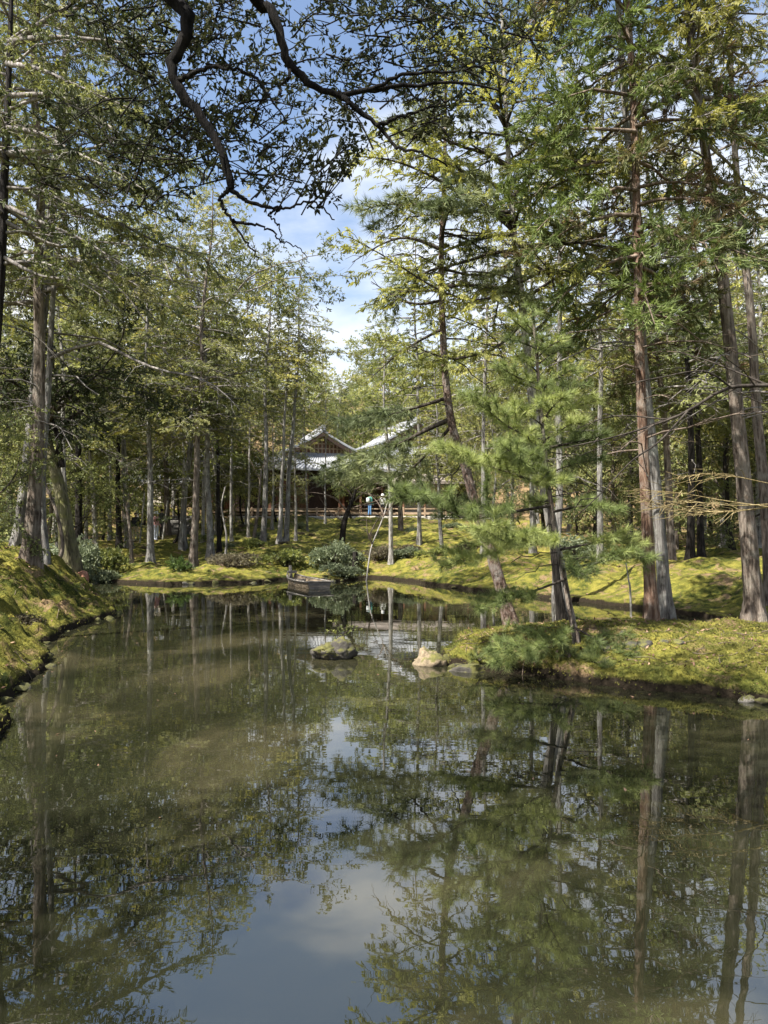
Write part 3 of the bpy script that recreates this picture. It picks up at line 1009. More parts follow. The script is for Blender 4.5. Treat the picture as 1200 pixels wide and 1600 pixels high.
ORD = ['first', 'second', 'third', 'fourth', 'fifth', 'sixth', 'seventh', 'eighth', 'ninth', 'tenth', 'eleventh', 'twelfth']
for i, (px, d, sc) in enumerate([(90, 33, .8), (135, 36, .75), (170, 39, .8), (185, 45, .75), (288, 42, .8), (317, 36, .75), (362, 40, .8), (388, 43, .75), (425, 46, .7), (480, 47, .7), (508, 50, .65)]):
    T('cyp_hi', 'cypress_tree', px, d, (px, 850, px + (i * 37 % 11) - 5, 650), ORD[i] + ' from the left of the slender pale trunks standing behind the front row', sc, i * 1.1, 'slender pale trunks behind the front row', M['bark_pale'] if i % 3 else M['bark_grey'], 1.0, girth=.85)

# trunks in the left woods, further back
GB = 'trunks deep in the left woods'
rr = random.Random(5)
for i, (px, d, key) in enumerate([(-70, 26, 'cyp_c'), (15, 33, 'cyp_a'), (60, 38, 'cyp_b'), (85, 45, 'cyp_a'), (172, 44, 'cyp_b'), (270, 60, 'cyp_a'), (215, 56, 'cyp_b'), (150, 52, 'cyp_a'), (310, 58, 'cyp_c'), (30, 52, 'hill_b'), (120, 62, 'hill_a'), (-20, 45, 'hill_a'), (365, 60, 'cyp_a'), (385, 50, 'cyp_c'), (-150, 36, 'cyp_a'), (-180, 46, 'cyp_b')]):
    T(key, 'cypress_tree' if key[0] == 'c' else 'woodland_tree', px, d, None, 'shaded tree standing well back in the woods on the left', rr.uniform(.8, 1.0), rr.uniform(0, 6), GB, None, rr.uniform(.9, 1.05))

# fuller trees closing the view between the trunks and above the temple
LM = ['yellow green crown high above the red pine', 'layered crown left of the leaning grey trunk top', 'layered crown behind the young pine, across the channel', 'layered crown high between the leaning grey trunk and the twin trunks', 'tall open crown rising behind the stout leaning trunk', 'tallest rounded crown rising left of the gap of sky', 'tall rounded crown left of the tallest one, above the flared grey trunk', 'rounded leafy tree in the gap between tall trunks at the far left', 'rounded leafy tree behind the mossy leaning tree', 'leafy crown behind the thin pale straight trunk', 'leafy crown above the dark trunk pair', 'leafy crown behind the flared grey trunk', 'broad leafy crown behind the stout leaning trunk', 'broad leafy crown left of the V shaped pair',
      'rounded crown rising behind the V shaped pair', 'rounded crown left behind the lattice gable', 'rounded crown above the lattice gable', 'low rounded crown under the gap of sky', 'yellow green crown between the two temple gables', 'yellow green crown above the second gable', 'yellow green crown behind the red pine', 'leafy crown behind the pale leaning trunk', 'leafy crown behind the twin trunks', 'leafy crown behind the largest right trunk', 'leafy crown at the far right edge', 'leafy crown right of the bent red pine trunk', 'leafy crown in the shade between the twin trunks and the largest trunk']
for lab, (px, d, key, sc) in zip(LM, [(655, 36, 'cyp_c', 1.45), (755, 25, 'cyp_c', 1.2), (832, 27, 'cyp_a', 1.1), (938, 21.5, 'cyp_c', 1.25), (285, 34, 'mid', 1.45), (340, 45, 'mid', 1.5), (262, 46, 'mid2', 1.7), (20, 31, 'mid', .9), (75, 40, 'mid2', 1.0), (150, 41, 'mid', 1.05), (195, 50, 'mid2', 1.15), (272, 54, 'mid', .95), (300, 46, 'mid2', 1.0), (345, 50, 'mid', 1.0), (368, 54, 'mid2', .85), (455, 72, 'mid', 1.35), (515, 78, 'mid2', 1.25), (565, 82, 'mid', 1.2), (620, 80, 'mid2', 1.25), (680, 82, 'mid', 1.35), (720, 62, 'mid2', 1.15), (835, 45, 'mid', 1.1), (960, 36, 'mid2', 1.0), (1100, 36, 'mid', 1.05), (1210, 30, 'mid2', 1.0), (770, 44, 'mid', .85), (1055, 30, 'mid2', .95)]):
    T(key, 'broadleaf_tree' if key[0] == 'm' else 'cypress_tree', px, d, None, lab, sc, rr.uniform(0, 6), 'leafy trees closing the gaps between the trunks', girth=.6)

# mossy leaning tree on the left bank: two forks
bx, bd = xof(112, 17), 17.0
bz = gz(bx, bd)
rel = lambda px, py, d: at(px, py, d) - np.array([bx, bd, bz])
mp_ = [(0, 0, 0), rel(97, 780, 17), rel(82, 720, 17), rel(72, 675, 17), rel(68, 640, 16.9)]
data = broadleaf('mossy_leaning', 41, 8, .17, M['oak'], M['bark_moss'], M['twig_dark'], T_BROAD, .22, path=mp_, fork=.8, spread=.9, kids=4, tw_len=.8, spacing=.13, flat=.4, sec_n=4.5, leaf_from=.1, limb_len=.38)
t = plant_tree('oak_tree', data, bx, bd, bz, label='mossy yellow green trunk leaning left into a dark fork on the left bank')
for pl, r_ in (([rel(97, 730, 17), rel(92, 690, 17), rel(82, 650, 17.1), rel(76, 590, 17.2)], .075), ([rel(89, 712, 17), rel(96, 680, 16.9), rel(108, 655, 16.8), rel(130, 642, 16.6)], .055)):
    mb = MB()
    tube(mb, smooth_path(pl, 14), np.linspace(r_, r_ * .5, 14), 8)
    link('fork', mb.mesh('fork', M['bark_dark']), t)

# centre right bank trees
T('cyp_c', 'cypress_tree', 611, 28, (611, 866, 609, 690), 'slim pale grey trunk rising straight from the sunlit moss in the middle', .78, .5, 'slim pale trunks on the middle bank', M['bark_pale'], 1.0)
T('cyp_c', 'cypress_tree', 691, 28, (691, 862, 684, 740), 'slim grey trunk behind the young pine, right of the middle pale trunk', .70, 2.5, 'slim pale trunks on the middle bank', None, .95)
T('cyp_hi', 'cypress_tree', 869, 17.5, (869, 900, 872, 440), 'thin straight grey trunk behind the leaning grey tree, beyond the channel', .82, 1.1, None, None, 1.1)

# right woods
GR = 'trunks of the right woods across the channel'
T('sugi', 'cedar_tree', 1050, 22, (1048, 880, 1043, 740), 'reddish brown trunk lit on its foot, across the channel behind the twin trunks', 1.05, .5, GR, M['bark_brown'])
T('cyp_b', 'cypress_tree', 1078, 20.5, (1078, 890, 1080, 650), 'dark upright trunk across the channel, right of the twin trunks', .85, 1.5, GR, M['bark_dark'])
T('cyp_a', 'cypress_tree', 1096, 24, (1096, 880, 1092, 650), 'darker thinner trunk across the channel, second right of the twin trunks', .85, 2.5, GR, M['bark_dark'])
T('cyp_hi', 'cypress_tree', 1205, 14.2, (1208, 900, 1176, 380), 'grey trunk at the right edge just behind the largest right trunk', .9, 3.3, GR, M['bark_brown'], 1.1)
for i, (px, d, key) in enumerate([(985, 33, 'cyp_a'), (1130, 29, 'cyp_b'), (1160, 34, 'sugi'), (930, 38, 'cyp_b'), (1015, 42, 'cyp_a'), (1060, 48, 'cyp_b'), (1110, 40, 'cyp_b'), (1185, 27, 'cyp_a'), (1230, 24, 'cyp_b'), (1240, 36, 'sugi'), (890, 47, 'cyp_a'), (840, 52, 'cyp_b'), (1300, 19, 'cyp_a'), (1320, 30, 'cyp_b'), (800, 46, 'cyp_c'), (955, 55, 'cyp_a'), (1140, 55, 'cyp_b'), (1210, 50, 'cyp_a'), (760, 62, 'cyp_a'), (870, 62, 'cyp_b'), (1020, 62, 'sugi')]):
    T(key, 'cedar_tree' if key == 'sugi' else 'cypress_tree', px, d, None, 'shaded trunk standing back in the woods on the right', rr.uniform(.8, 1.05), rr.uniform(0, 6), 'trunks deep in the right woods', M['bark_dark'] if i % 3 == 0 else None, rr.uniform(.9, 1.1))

# big trunks on the island
T('sugi', 'cedar_tree', 1019, 10.6, (1020, 985, 998, 450), 'red barked cedar on the island, left one of the twin trunks', 1.0, 2.2, 'trunks standing on the island', M['bark_red'], 1.0, girth=.78)
T('cyp_hi', 'cypress_tree', 1041, 11.1, (1041, 975, 1016, 640), 'grey streaked trunk on the island, right one of the twin trunks', .95, 4.1, 'trunks standing on the island', None, 1.1, girth=.72)
bx, bd = xof(1179, 10.7), 10.7
bz = gz(bx, bd)
rel = lambda px, py, d: at(px, py, d) - np.array([bx, bd, bz])
pth = [(0, 0, 0), rel(1172, 880, 10.7), rel(1158, 720, 10.7), rel(1140, 540, 10.7), rel(1117, 340, 10.7), rel(1095, 190, 10.7), rel(1078, 40, 10.8), rel(1060, -160, 10.8), rel(1045, -400, 10.8)]
data = conifer('great_cypress', 43, 12, .135, M['cypress_bright'], M['bark_brown'], M['twig_grey'], T_FROND, .165, cb=.50, Lmax=2.3, nprim=50, dead=20, path=pth, spacing=.08, flat=.75, sec_n=6.5, leaf_from=.25)
plant_tree('cypress_tree', data, bx, bd, bz, label='largest trunk on the right, pinkish grey bark with flared roots, leaning left', group='trunks standing on the island')

# grey leaning tree behind the pine
bx, bd = xof(886, 11.7), 11.7
bz = gz(bx, bd)
rel = lambda px, py, d: at(px, py, d) - np.array([bx, bd, bz])
pth = [(0, 0, 0), rel(873, 880, 11.7), rel(855, 780, 11.7), rel(842, 690, 11.7), rel(828, 590, 11.7), rel(818, 490, 11.7), rel(806, 390, 11.7), rel(797, 280, 11.7), rel(790, 160, 11.7), rel(784, 20, 11.7), rel(775, -150, 11.7)]
limbs = [([rel(803, 345, 11.7), rel(765, 330, 11.4), rel(715, 300, 11.1), rel(665, 270, 10.8), rel(610, 250, 10.6), rel(565, 245, 10.4)], .05, True),
         ([rel(803, 360, 11.7), rel(760, 320, 11.8), rel(735, 285, 12), rel(700, 250, 12.2), rel(650, 215, 12.3), rel(590, 190, 12.4)], .045, True),
         ([rel(812, 440, 11.7), rel(770, 465, 11.4), rel(730, 468, 11.1), rel(680, 450, 10.8), rel(600, 400, 10.5), rel(545, 370, 10.4)], .035, True),
         ([rel(815, 470, 11.7), rel(860, 440, 11.6), rel(905, 410, 11.5), rel(935, 395, 11.4)], .035, True),
         ([rel(824, 525, 11.7), rel(850, 505, 11.6), rel(868, 470, 11.5), rel(858, 425, 11.4), rel(830, 390, 11.4)], .04, False),
         ([rel(800, 310, 11.7), rel(840, 260, 11.6), rel(880, 210, 11.5), rel(900, 150, 11.4)], .045, True),
         ([rel(820, 500, 11.7), rel(780, 540, 11.5), rel(740, 555, 11.2), rel(700, 560, 11), rel(640, 540, 10.8), rel(590, 530, 10.7)], .03, True),
         ([rel(792, 200, 11.7), rel(750, 130, 11.5), rel(700, 80, 11.3), rel(660, 40, 11)], .04, True)]
data = conifer('grey_leaning', 44, 10, .105, M['cypress_bright'], M['bark_pale'], M['twig_dark'], T_FROND, .16, cb=.46, Lmax=2.7, nprim=54, dead=6, path=pth, limbs=limbs, elev=(.1, .7), droop=.3, spacing=.078, flat=.8, sec_n=7, leaf_from=.2)
plant_tree('cypress_tree', data, bx, bd, bz, label='smooth pale grey trunk leaning left behind the young pine on the island', group='trunks standing on the island')
# dark companion stem at its foot
pth = [(-.12, -.25, 0), rel(868, 890, 11.4), rel(862, 830, 11.4), rel(850, 700, 11.45), rel(838, 600, 11.5)]
data = {'trunk': trunk_mesh('dark_stem', pth, .07, .02, M['bark_dark'], seed=5)}
plant_tree('dead_tree', data, bx, bd, bz, label='dark dead stem touching the pale leaning trunk on the island')

# red pine
bx, bd = xof(800, 11.6), 11.6
bz = gz(bx, bd)
rel = lambda px, py, d: at(px, py, d) - np.array([bx, bd, bz])
pth = [(0, 0, 0), rel(783, 920, 11.6), rel(766, 860, 11.6), rel(744, 795, 11.6), rel(728, 735, 11.6), rel(706, 665, 11.6), rel(696, 590, 11.6), rel(691, 500, 11.6), rel(689, 400, 11.7), rel(693, 310, 11.8), rel(695, 240, 11.9), rel(696, 150, 12), rel(698, 60, 12)]
limbs = [([rel(697, 622, 11.6), rel(660, 634, 11.9), rel(620, 645, 12.3), rel(585, 655, 12.6), rel(545, 660, 13)], .035, True),
         ([rel(703, 655, 11.6), rel(660, 675, 12), rel(610, 702, 12.6), rel(570, 725, 13.1), rel(520, 745, 13.5)], .045, True),
         ([rel(706, 665, 11.6), rel(675, 700, 12), rel(640, 735, 12.4), rel(600, 750, 12.8), rel(555, 752, 13.2)], .03, True),
         ([rel(690, 470, 11.6), rel(650, 475, 11.7), rel(615, 462, 11.9), rel(580, 440, 12)], .03, False),
         ([rel(690, 515, 11.6), rel(660, 530, 11.7), rel(620, 555, 11.9), rel(580, 590, 12)], .03, False),
         ([rel(690, 390, 11.7), rel(640, 372, 11.7), rel(600, 380, 11.9), rel(550, 410, 12)], .035, False),
         ([rel(692, 330, 11.8), rel(650, 320, 11.7), rel(600, 320, 11.9), rel(560, 330, 12)], .035, True),
         ([rel(691, 420, 11.7), rel(740, 430, 11.9), rel(790, 425, 12.2)], .03, True)]
data = conifer('red_pine', 45, 9, .105, M['redpine'], M['bark_redpine'], M['twig_dark'], T_REDPINE, .17, cb=.55, Lmax=1.8, nprim=13, dead=20, path=pth, limbs=limbs, spacing=.048, flat=.2, sec_n=8, leaf_from=.3, up=.05, sec_len=.42)
plant_tree('pine_tree', data, bx, bd, bz, label='tall red pine with bent flaky trunk and long reaching limbs on the island', group='trunks standing on the island')

# young white pine leaning over the water at the near side of the island
bx, bd = xof(903, 9.3), 9.3
bz = gz(bx, bd)
rel = lambda px, py, d: at(px, py, d) - np.array([bx, bd, bz])
pth = [(0, 0, 0), rel(893, 965, 9.4), rel(884, 915, 9.5), rel(872, 860, 9.6), rel(860, 780, 9.6), rel(850, 690, 9.65), rel(842, 600, 9.65), rel(836, 530, 9.65), rel(832, 480, 9.65)]
pl = []
for q, rad in [
    ([(860, 790, 9.6), (800, 800, 9.3), (730, 810, 9.0), (670, 785, 8.8), (630, 780, 8.7)], .022), ([(866, 830, 9.6), (810, 850, 9.4), (750, 870, 9.2), (690, 885, 9.1)], .02),
    ([(870, 860, 9.6), (920, 850, 9.5), (960, 845, 9.5), (995, 855, 9.5)], .02), ([(884, 905, 9.5), (830, 925, 9.3), (790, 940, 9.1), (750, 955, 9)], .018),
    ([(858, 760, 9.6), (800, 740, 9.3), (740, 720, 9.1), (690, 700, 9)], .022), ([(852, 700, 9.6), (905, 690, 9.4), (945, 680, 9.3)], .02),
    ([(850, 690, 9.6), (800, 670, 9.4), (760, 640, 9.3), (730, 620, 9.2)], .02), ([(845, 620, 9.6), (880, 610, 9.5), (920, 600, 9.4)], .018),
    ([(843, 600, 9.6), (810, 590, 9.5), (775, 570, 9.4)], .018), ([(862, 800, 9.6), (920, 790, 9.3), (965, 800, 9.1)], .02), ([(868, 840, 9.6), (840, 850, 9.0), (800, 850, 8.5), (760, 830, 8.2)], .02),
    ([(897, 980, 9.35), (860, 1000, 8.9), (820, 1020, 8.55), (780, 1035, 8.4)], .016),
    ([(897, 980, 9.35), (930, 1000, 9.0), (950, 1030, 8.7), (930, 1050, 8.4)], .014), ([(880, 890, 9.5), (930, 880, 9.3), (985, 870, 9.3), (1010, 880, 9.3)], .018),
    ([(856, 740, 9.6), (830, 730, 9.0), (790, 700, 8.7)], .018), ([(848, 660, 9.6), (860, 640, 9.1), (880, 620, 8.8)], .016), ([(876, 870, 9.5), (900, 890, 9.0), (915, 900, 8.7)], .015),
    ([(838, 560, 9.6), (860, 540, 9.5), (880, 530, 9.4)], .014), ([(838, 545, 9.6), (815, 535, 9.5), (795, 530, 9.4)], .014)]:
    pl.append(([rel(*p) for p in q], rad, True))
data = conifer('white_pine', 46, 4, .042, M['pine'], M['bark_brown'], M['twig_dark'], T_PINE, .13, cb=.42, Lmax=.9, nprim=30, dead=14, path=pth, limbs=pl, elev=(.2, .8), droop=.15, spacing=.028, flat=.2, sec_n=12, leaf_from=.25, up=.4, sec_len=.36)
plant_tree('pine_tree', data, bx, bd, bz, label='bright green long needled young pine with dark crooked foot on the island', group='trunks standing on the island')

# understory trees
GU = 'small evergreen trees under the tall trunks'
for px, d, key, sc, lab in [(432, 54, 'under', 1.3, 'light green small tree in front of the left temple roof'), (548, 55.8, 'under', 1.1, 'light green small tree between the two gables at the terrace'), (690, 54, 'under', 1.5, 'light green small tree at the right end of the railing'), (283, 50, 'under', 1.5, 'small leafy maple with crooked dark stem right of the visitors'), (380, 47, 'under', 1.2, 'small bright green tree beside the left end of the railing'), (70, 27, 'under_dark', 1.1, 'dark glossy bush tree low behind the thickest grey trunk'),
                            (-12, 13.6, 'under_dark', .62, 'dark leafy branches hanging low at the left edge on the bank'), (160, 42, 'under_dark', 1.0, 'dark evergreen bush tree behind the thin pale trunk'), (345, 45, 'under_dark', 1.0, 'dark evergreen bush tree behind the crossing trunks'),
                            (462, 54, 'under_dark', .55, 'dark evergreen bush tree at the corner of the temple'), (225, 55, 'under_dark', 1.2, 'dark evergreen bush tree behind the visitors'), (115, 46, 'under_dark', 1.3, 'dark evergreen bush tree in the shade behind the mossy leaning tree')]:
    T(key, 'maple_tree' if key == 'under' else 'evergreen_bush', px, d, None, lab, sc, px * .37, GU)
for i, (px, d) in enumerate([(1010, 30), (1090, 33), (1145, 26), (1185, 38), (960, 43), (905, 37), (1220, 30), (1060, 40), (850, 40), (1130, 46), (1250, 44), (800, 56), (740, 60), (1000, 52), (920, 56), (1080, 56), (20, 40), (-30, 30), (60, 56), (290, 64), (180, 64), (130, 36)]):
    T('under_dark', 'evergreen_bush', px, d, None, 'dark evergreen undergrowth tree filling the shade between the trunks', rr.uniform(.95, 1.5), rr.uniform(0, 6), 'undergrowth trees between the trunks')

# hillside woods behind the temple
k = 0
for row, (d, n, sc) in enumerate([(80, 13, 1.0), (92, 14, 1.05), (106, 15, 1.1), (122, 15, 1.2), (140, 15, 1.3)]):
    for i in range(n):
        px = -120 + 1440 * (i + rr.uniform(.2, .8)) / n
        dd = d + rr.uniform(-5, 5)
        s = sc * rr.uniform(.8, 1.1)
        if 380 < px < 470:
            s *= .85
        T(rr.choice(['hill_a', 'hill_b', 'hill_b']), 'hillside_tree', px, dd, None, 'sunlit tree in the woods on the hillside behind the temple', s, rr.uniform(0, 6), 'trees of the wooded hillside')
        k += 1

# ------------------------------------------------------------------ buildings
M['tile'] = plain_mat('grey_roof_tile', (0.31, 0.32, 0.335), .38, .22, 9, bump=.2, spec=.5)
M['tile_ridge'] = plain_mat('grey_ridge_tile', (0.34, 0.35, 0.37), .45, .25, 7, spec=.5)
M['wood_dark'] = plain_mat('dark_timber', (0.045, 0.028, 0.02), .75, .35, 5, stretch=(6, 6, .6))
M['wood_red'] = plain_mat('reddish_timber', (0.16, 0.075, 0.045), .75, .35, 5, stretch=(6, 6, .6))
M['wood_tan'] = plain_mat('weathered_tan_timber', (0.34, 0.25, 0.17), .8, .3, 6, stretch=(.6, 6, 6))
M['wood_grey'] = plain_mat('weathered_grey_timber', (0.17, 0.155, 0.135), .85, .4, 9, stretch=(1, 1, 5), bump=.4)
M['plaster'] = plain_mat('off_white_plaster', (0.62, 0.58, 0.51), .9, .1, 3)
M['shingle'] = plain_mat('brown_bark_shingle', (0.20, 0.17, 0.145), .95, .35, 14, bump=.5)
M['stone'] = plain_mat('grey_stone', (0.11, 0.105, 0.095), .9, .35, 5, bump=.6)
M['stone_pale'] = plain_mat('pale_stone', (0.42, 0.38, 0.32), .9, .35, 7, bump=.7)
M['stone_red'] = plain_mat('reddish_stone', (0.30, 0.15, 0.10), .9, .35, 7, bump=.6)
M['gravel'] = plain_mat('pale_terrace_gravel', (0.46, 0.43, 0.38), .95, .2, 20, bump=.4)


def part(name, mb, mat, parent, smooth=False):
    return link(name, mb.mesh(name, mat, smooth), parent)


def sheet(mb, rows, thick=0.12):
    """roof slab through a grid of points (rows x cols x 3), thickened downwards"""
    A = np.asarray(rows, float)
    r_, c_ = A.shape[:2]
    V = np.vstack([A.reshape(-1, 3), (A - np.array([0, 0, thick])).reshape(-1, 3)])
    n = r_ * c_
    Q = []
    for i in range(r_ - 1):
        for j in range(c_ - 1):
            a = i * c_ + j
            Q.append((a, a + 1, a + c_ + 1, a + c_))
            Q.append((n + a, n + a + c_, n + a + c_ + 1, n + a + 1))
    for j in range(c_ - 1):
        Q.append((j, n + j, n + j + 1, j + 1))
        a = (r_ - 1) * c_ + j
        Q.append((a, a + 1, n + a + 1, n + a))
    for i in range(r_ - 1):
        a = i * c_
        Q.append((a, a + c_, n + a + c_, n + a))
        b = a + c_ - 1
        Q.append((b, n + b, n + b + c_, b + c_))
    mb.add(V, Q)


def hall(name, label, x, y, z, rz, hw=3.0, apex=7.1, gb=5.25, eave=3.8, out=1.9, length=8.0, lattice=True, wide=0.0):
    """hip-and-gable temple hall; origin under the middle of the front gable, ground at z"""
    root = empty(name, (x, y, z), (0, 0, rz))
    tag(root, label, 'temple hall')
    y0, y1 = 0.0, length
    over = 0.7
    sl = np.linspace(0, 1, 7)
    ribs = MB()
    for s in (-1, 1):
        mb = MB()
        prof = np.stack([s * (sl * (hw + .55)), apex - (apex - gb + .12) * (sl ** .82)], 1)
        yy = np.linspace(y0 - over, y1 + over, 2)
        rows = [[(p[0], v, p[1]) for v in yy] for p in prof]
        sheet(mb, rows, .14)
        part('roof_slope', mb, M['tile'], root)
        for v in np.arange(y0 - over + .15, y1 + over, .34):
            tube(ribs, [(p[0], v, p[1] + .025) for p in prof], .055, 5)
    # skirt roof: four sloping sides
    ow, oy0, oy1 = hw + out + wide, y0 - out, y1 + out
    inner = [(-hw, y0 - .05), (hw, y0 - .05), (hw, y1 + .05), (-hw, y1 + .05)]
    outer = [(-ow, oy0), (ow, oy0), (ow, oy1), (-ow, oy1)]
    zi, zo = gb - .05, eave
    for k in range(4):
        a0, a1, b0, b1 = np.array(inner[k]), np.array(inner[(k + 1) % 4]), np.array(outer[k]), np.array(outer[(k + 1) % 4])
        mb = MB()
        rows = []
        for t in np.linspace(0, 1, 6):
            row = []
            for u in np.linspace(0, 1, 9):
                p = (a0 + (a1 - a0) * u) * (1 - t) + (b0 + (b1 - b0) * u) * t
                row.append((p[0], p[1], zi + (zo - zi) * t ** .8 + .16 * t * (2 * u - 1) ** 4 - .002 * k))
            rows.append(row)
        sheet(mb, rows, .16)
        part('eave_roof', mb, M['tile'], root)
        n_r = int(np.linalg.norm(b1 - b0) / .34)
        for i in range(1, n_r):
            u = i / n_r
            ln = []
            for t in np.linspace(0, 1, 5):
                p = (a0 + (a1 - a0) * u) * (1 - t) + (b0 + (b1 - b0) * u) * t
                ln.append((p[0], p[1], zi + (zo - zi) * t ** .8 + .16 * t * (2 * u - 1) ** 4 + .025))
            tube(ribs, ln, .055, 5)
        mb = MB()
        ln = [(a0[0] + (b0[0] - a0[0]) * t, a0[1] + (b0[1] - a0[1]) * t, zi + (zo - zi) * t ** .8 + .16 * t + .07) for t in np.linspace(0, 1, 6)]
        tube(mb, ln, .12, 6, cap=True)
        part('hip_ridge', mb, M['tile_ridge'], root)
    o = part('tile_rows', ribs, M['tile'], root, True)
    o['kind'] = 'stuff'
    mb = MB()
    box(mb, 0, (y0 + y1) / 2, apex + .16, .34, length + 2 * over + .1, .42, bev=.06)
    part('ridge', mb, M['tile_ridge'], root)
    # gable: wall, lattice bars, bargeboards
    mb = MB()
    mb.add([(-hw + .1, 0, gb - .1), (hw - .1, 0, gb - .1), (0, 0, apex - .15), (-hw + .1, .15, gb - .1), (hw - .1, .15, gb - .1), (0, .15, apex - .15)], [(0, 3, 4, 1)], [(0, 1, 2), (5, 4, 3)])
    part('gable_wall', mb, M['wood_red'], root)
    for i in range(-6, 7):
        xx = i * .32
        top = gb + (apex - gb - .3) * (1 - abs(xx) / hw) - .12
        if top > gb + .25:
            mb = MB()
            box(mb, xx, -.05, (gb + top) / 2, .10, .07, top - gb)
            part('lattice_bar', mb, M['wood_tan'] if lattice else M['wood_red'], root)
    for zz in (.35, .75):
        mb = MB()
        wd = (hw - .2) * (1 - zz / (apex - gb)) * 2
        box(mb, 0, -.1, gb + zz, wd, .05, .09)
        part('lattice_rail', mb, M['wood_tan'] if lattice else M['wood_red'], root)
    for s in (-1, 1):
        mb = MB()
        pr = [(s * (q * (hw + .5)), y0 - over - .03, apex - .22 - (apex - gb + .12) * (q ** .82)) for q in sl]
        for a, b in zip(pr[:-1], pr[1:]):
            V = [a, b, (b[0], b[1], b[2] - .3), (a[0], a[1], a[2] - .3)]
            V += [(p[0], p[1] + .07, p[2]) for p in V]
            mb.add(V, [(0, 1, 2, 3), (7, 6, 5, 4), (0, 4, 5, 1), (3, 2, 6, 7)])
        part('bargeboard', mb, M['wood_dark'], root)
    # body
    bw, b0y, b1y = hw + .5 + wide, y0 - .4, y1 + .4
    mb = MB()
    box(mb, 0, (b0y + b1y) / 2, (.5 + eave + .6) / 2, 2 * bw, b1y - b0y, eave + .1)
    part('wall', mb, M['wood_dark'], root)
    mb = MB()
    box(mb, 0, (b0y + b1y) / 2, .42, 2 * bw + 2, b1y - b0y + 2, .14)
    part('veranda_floor', mb, M['wood_tan'], root)
    for i in range(6):
        xx = -bw - .75 + (2 * bw + 1.5) * i / 5
        mb = MB()
        box(mb, xx, b0y - .8, eave / 2, .2, .2, eave, bev=.02)
        part('column', mb, M['wood_red'], root)
        if i < 5:
            mb = MB()
            ww = (2 * bw - .2) / 5
            box(mb, -bw + .1 + ww * (i + .5), b0y - .03, 1.75, ww - .18, .06, 2.2)
            f = part('sliding_door', mb, M['wood_red'] if i % 2 else M['wood_dark'], root)
            mb = MB()
            for k in range(1, 4):
                box(mb, -bw + .1 + ww * (i + .5), b0y - .075, .65 + .55 * k, ww - .2, .03, .05)
            for k in (-1, 0, 1):
                box(mb, -bw + .1 + ww * (i + .5) + k * ww * .28, b0y - .10, 1.75, .05, .02, 2.18)
            part('door_grille', mb, M['wood_dark'], f)
    for i in range(5):
        mb = MB()
        yy = b0y + (b1y - b0y) * i / 4
        box(mb, -bw - .75, yy, eave / 2, .2, .2, eave, bev=.02)
        part('column', mb, M['wood_red'], root)
    return root


TZ = 2.8
hall('temple_hall', 'grey tiled temple roof with lattice gable, left one of the two gables behind the trees', xof(503, 61), 61, TZ + .1, math.radians(17), wide=3.2)
hall('temple_hall', 'second tiled temple roof with boarded gable, half hidden behind the young pine', xof(650, 68), 68, TZ + .2, math.radians(20), wide=2.5, hw=2.9, apex=8.8, gb=6.9, eave=5.3, lattice=False)
hall('temple_hall', 'low tiled hall glimpsed between trunks left of the lattice gable', xof(372, 68), 66, TZ + .1, math.radians(70), hw=2.6, apex=5.6, gb=4.2, eave=3.1, length=7)

# porch with a bark shingle roof along the front
po = tag(empty('temple_porch', (xof(630, 59.5), 59.7, TZ)), 'low brown shingled porch behind the railing under the temple roofs', 'porch')
mb = MB()
rows = [[(x_, y_, 3.75 - .9 * t ** .85) for x_ in np.linspace(-5.6, 5.6, 13)] for t, y_ in zip(np.linspace(0, 1, 6), np.linspace(2.2, -1.4, 6))]
sheet(mb, rows, .22)
part('roof', mb, M['shingle'], po)
for i in range(7):
    mb = MB()
    box(mb, -5.1 + 1.7 * i, -.9, 1.4, .16, .16, 2.8, bev=.02)
    part('column', mb, M['wood_red'], po)
for i in range(6):
    mb = MB()
    box(mb, -4.25 + 1.7 * i, 1.2, 1.5, 1.6, .08, 2.4)
    part('wall_panel', mb, M['plaster'] if i in (3, 4) else M['wood_dark'], po)
mb = MB()
box(mb, 0, .1, .35, 10.8, 2.6, .12)
part('floor', mb, M['wood_tan'], po)
mb = MB()
box(mb, 0, -1.0, 2.72, 10.8, .12, .16)
part('beam', mb, M['wood_dark'], po)

# railing along the terrace
ra = tag(empty('railing', (0, 57, TZ)), 'long low timber railing along the terrace in front of the temple', 'railing')
x0, x1 = xof(360, 57), xof(765, 57)
nseg = 12
for i in range(nseg + 1):
    xx = x0 + (x1 - x0) * i / nseg
    mb = MB()
    box(mb, xx, 0, .25, .13, .13, 1.0, bev=.015)
    part('post', mb, M['wood_tan'], ra)
    if i < nseg:
        for zz in (.22, .62):
            mb = MB()
            box(mb, xx + (x1 - x0) / nseg / 2, 0, zz, (x1 - x0) / nseg - .14, .07, .09, bev=.01)
            part('rail', mb, M['wood_tan'], ra)
mb = MB()
for i in range(26):
    xx = x0 + (x1 - x0) * (i + .5) / 26
    box(mb, xx, 0, 0, (x1 - x0) / 26 - .02, .35, .34, bev=.03, rz=rr.uniform(-.03, .03))
k_ = link('terrace_kerb', mb.mesh('terrace_kerb', M['gravel'], False), None, (0, 56.45, TZ - .12))
tag(k_, 'pale stone edge of the terrace below the railing', kind='structure')

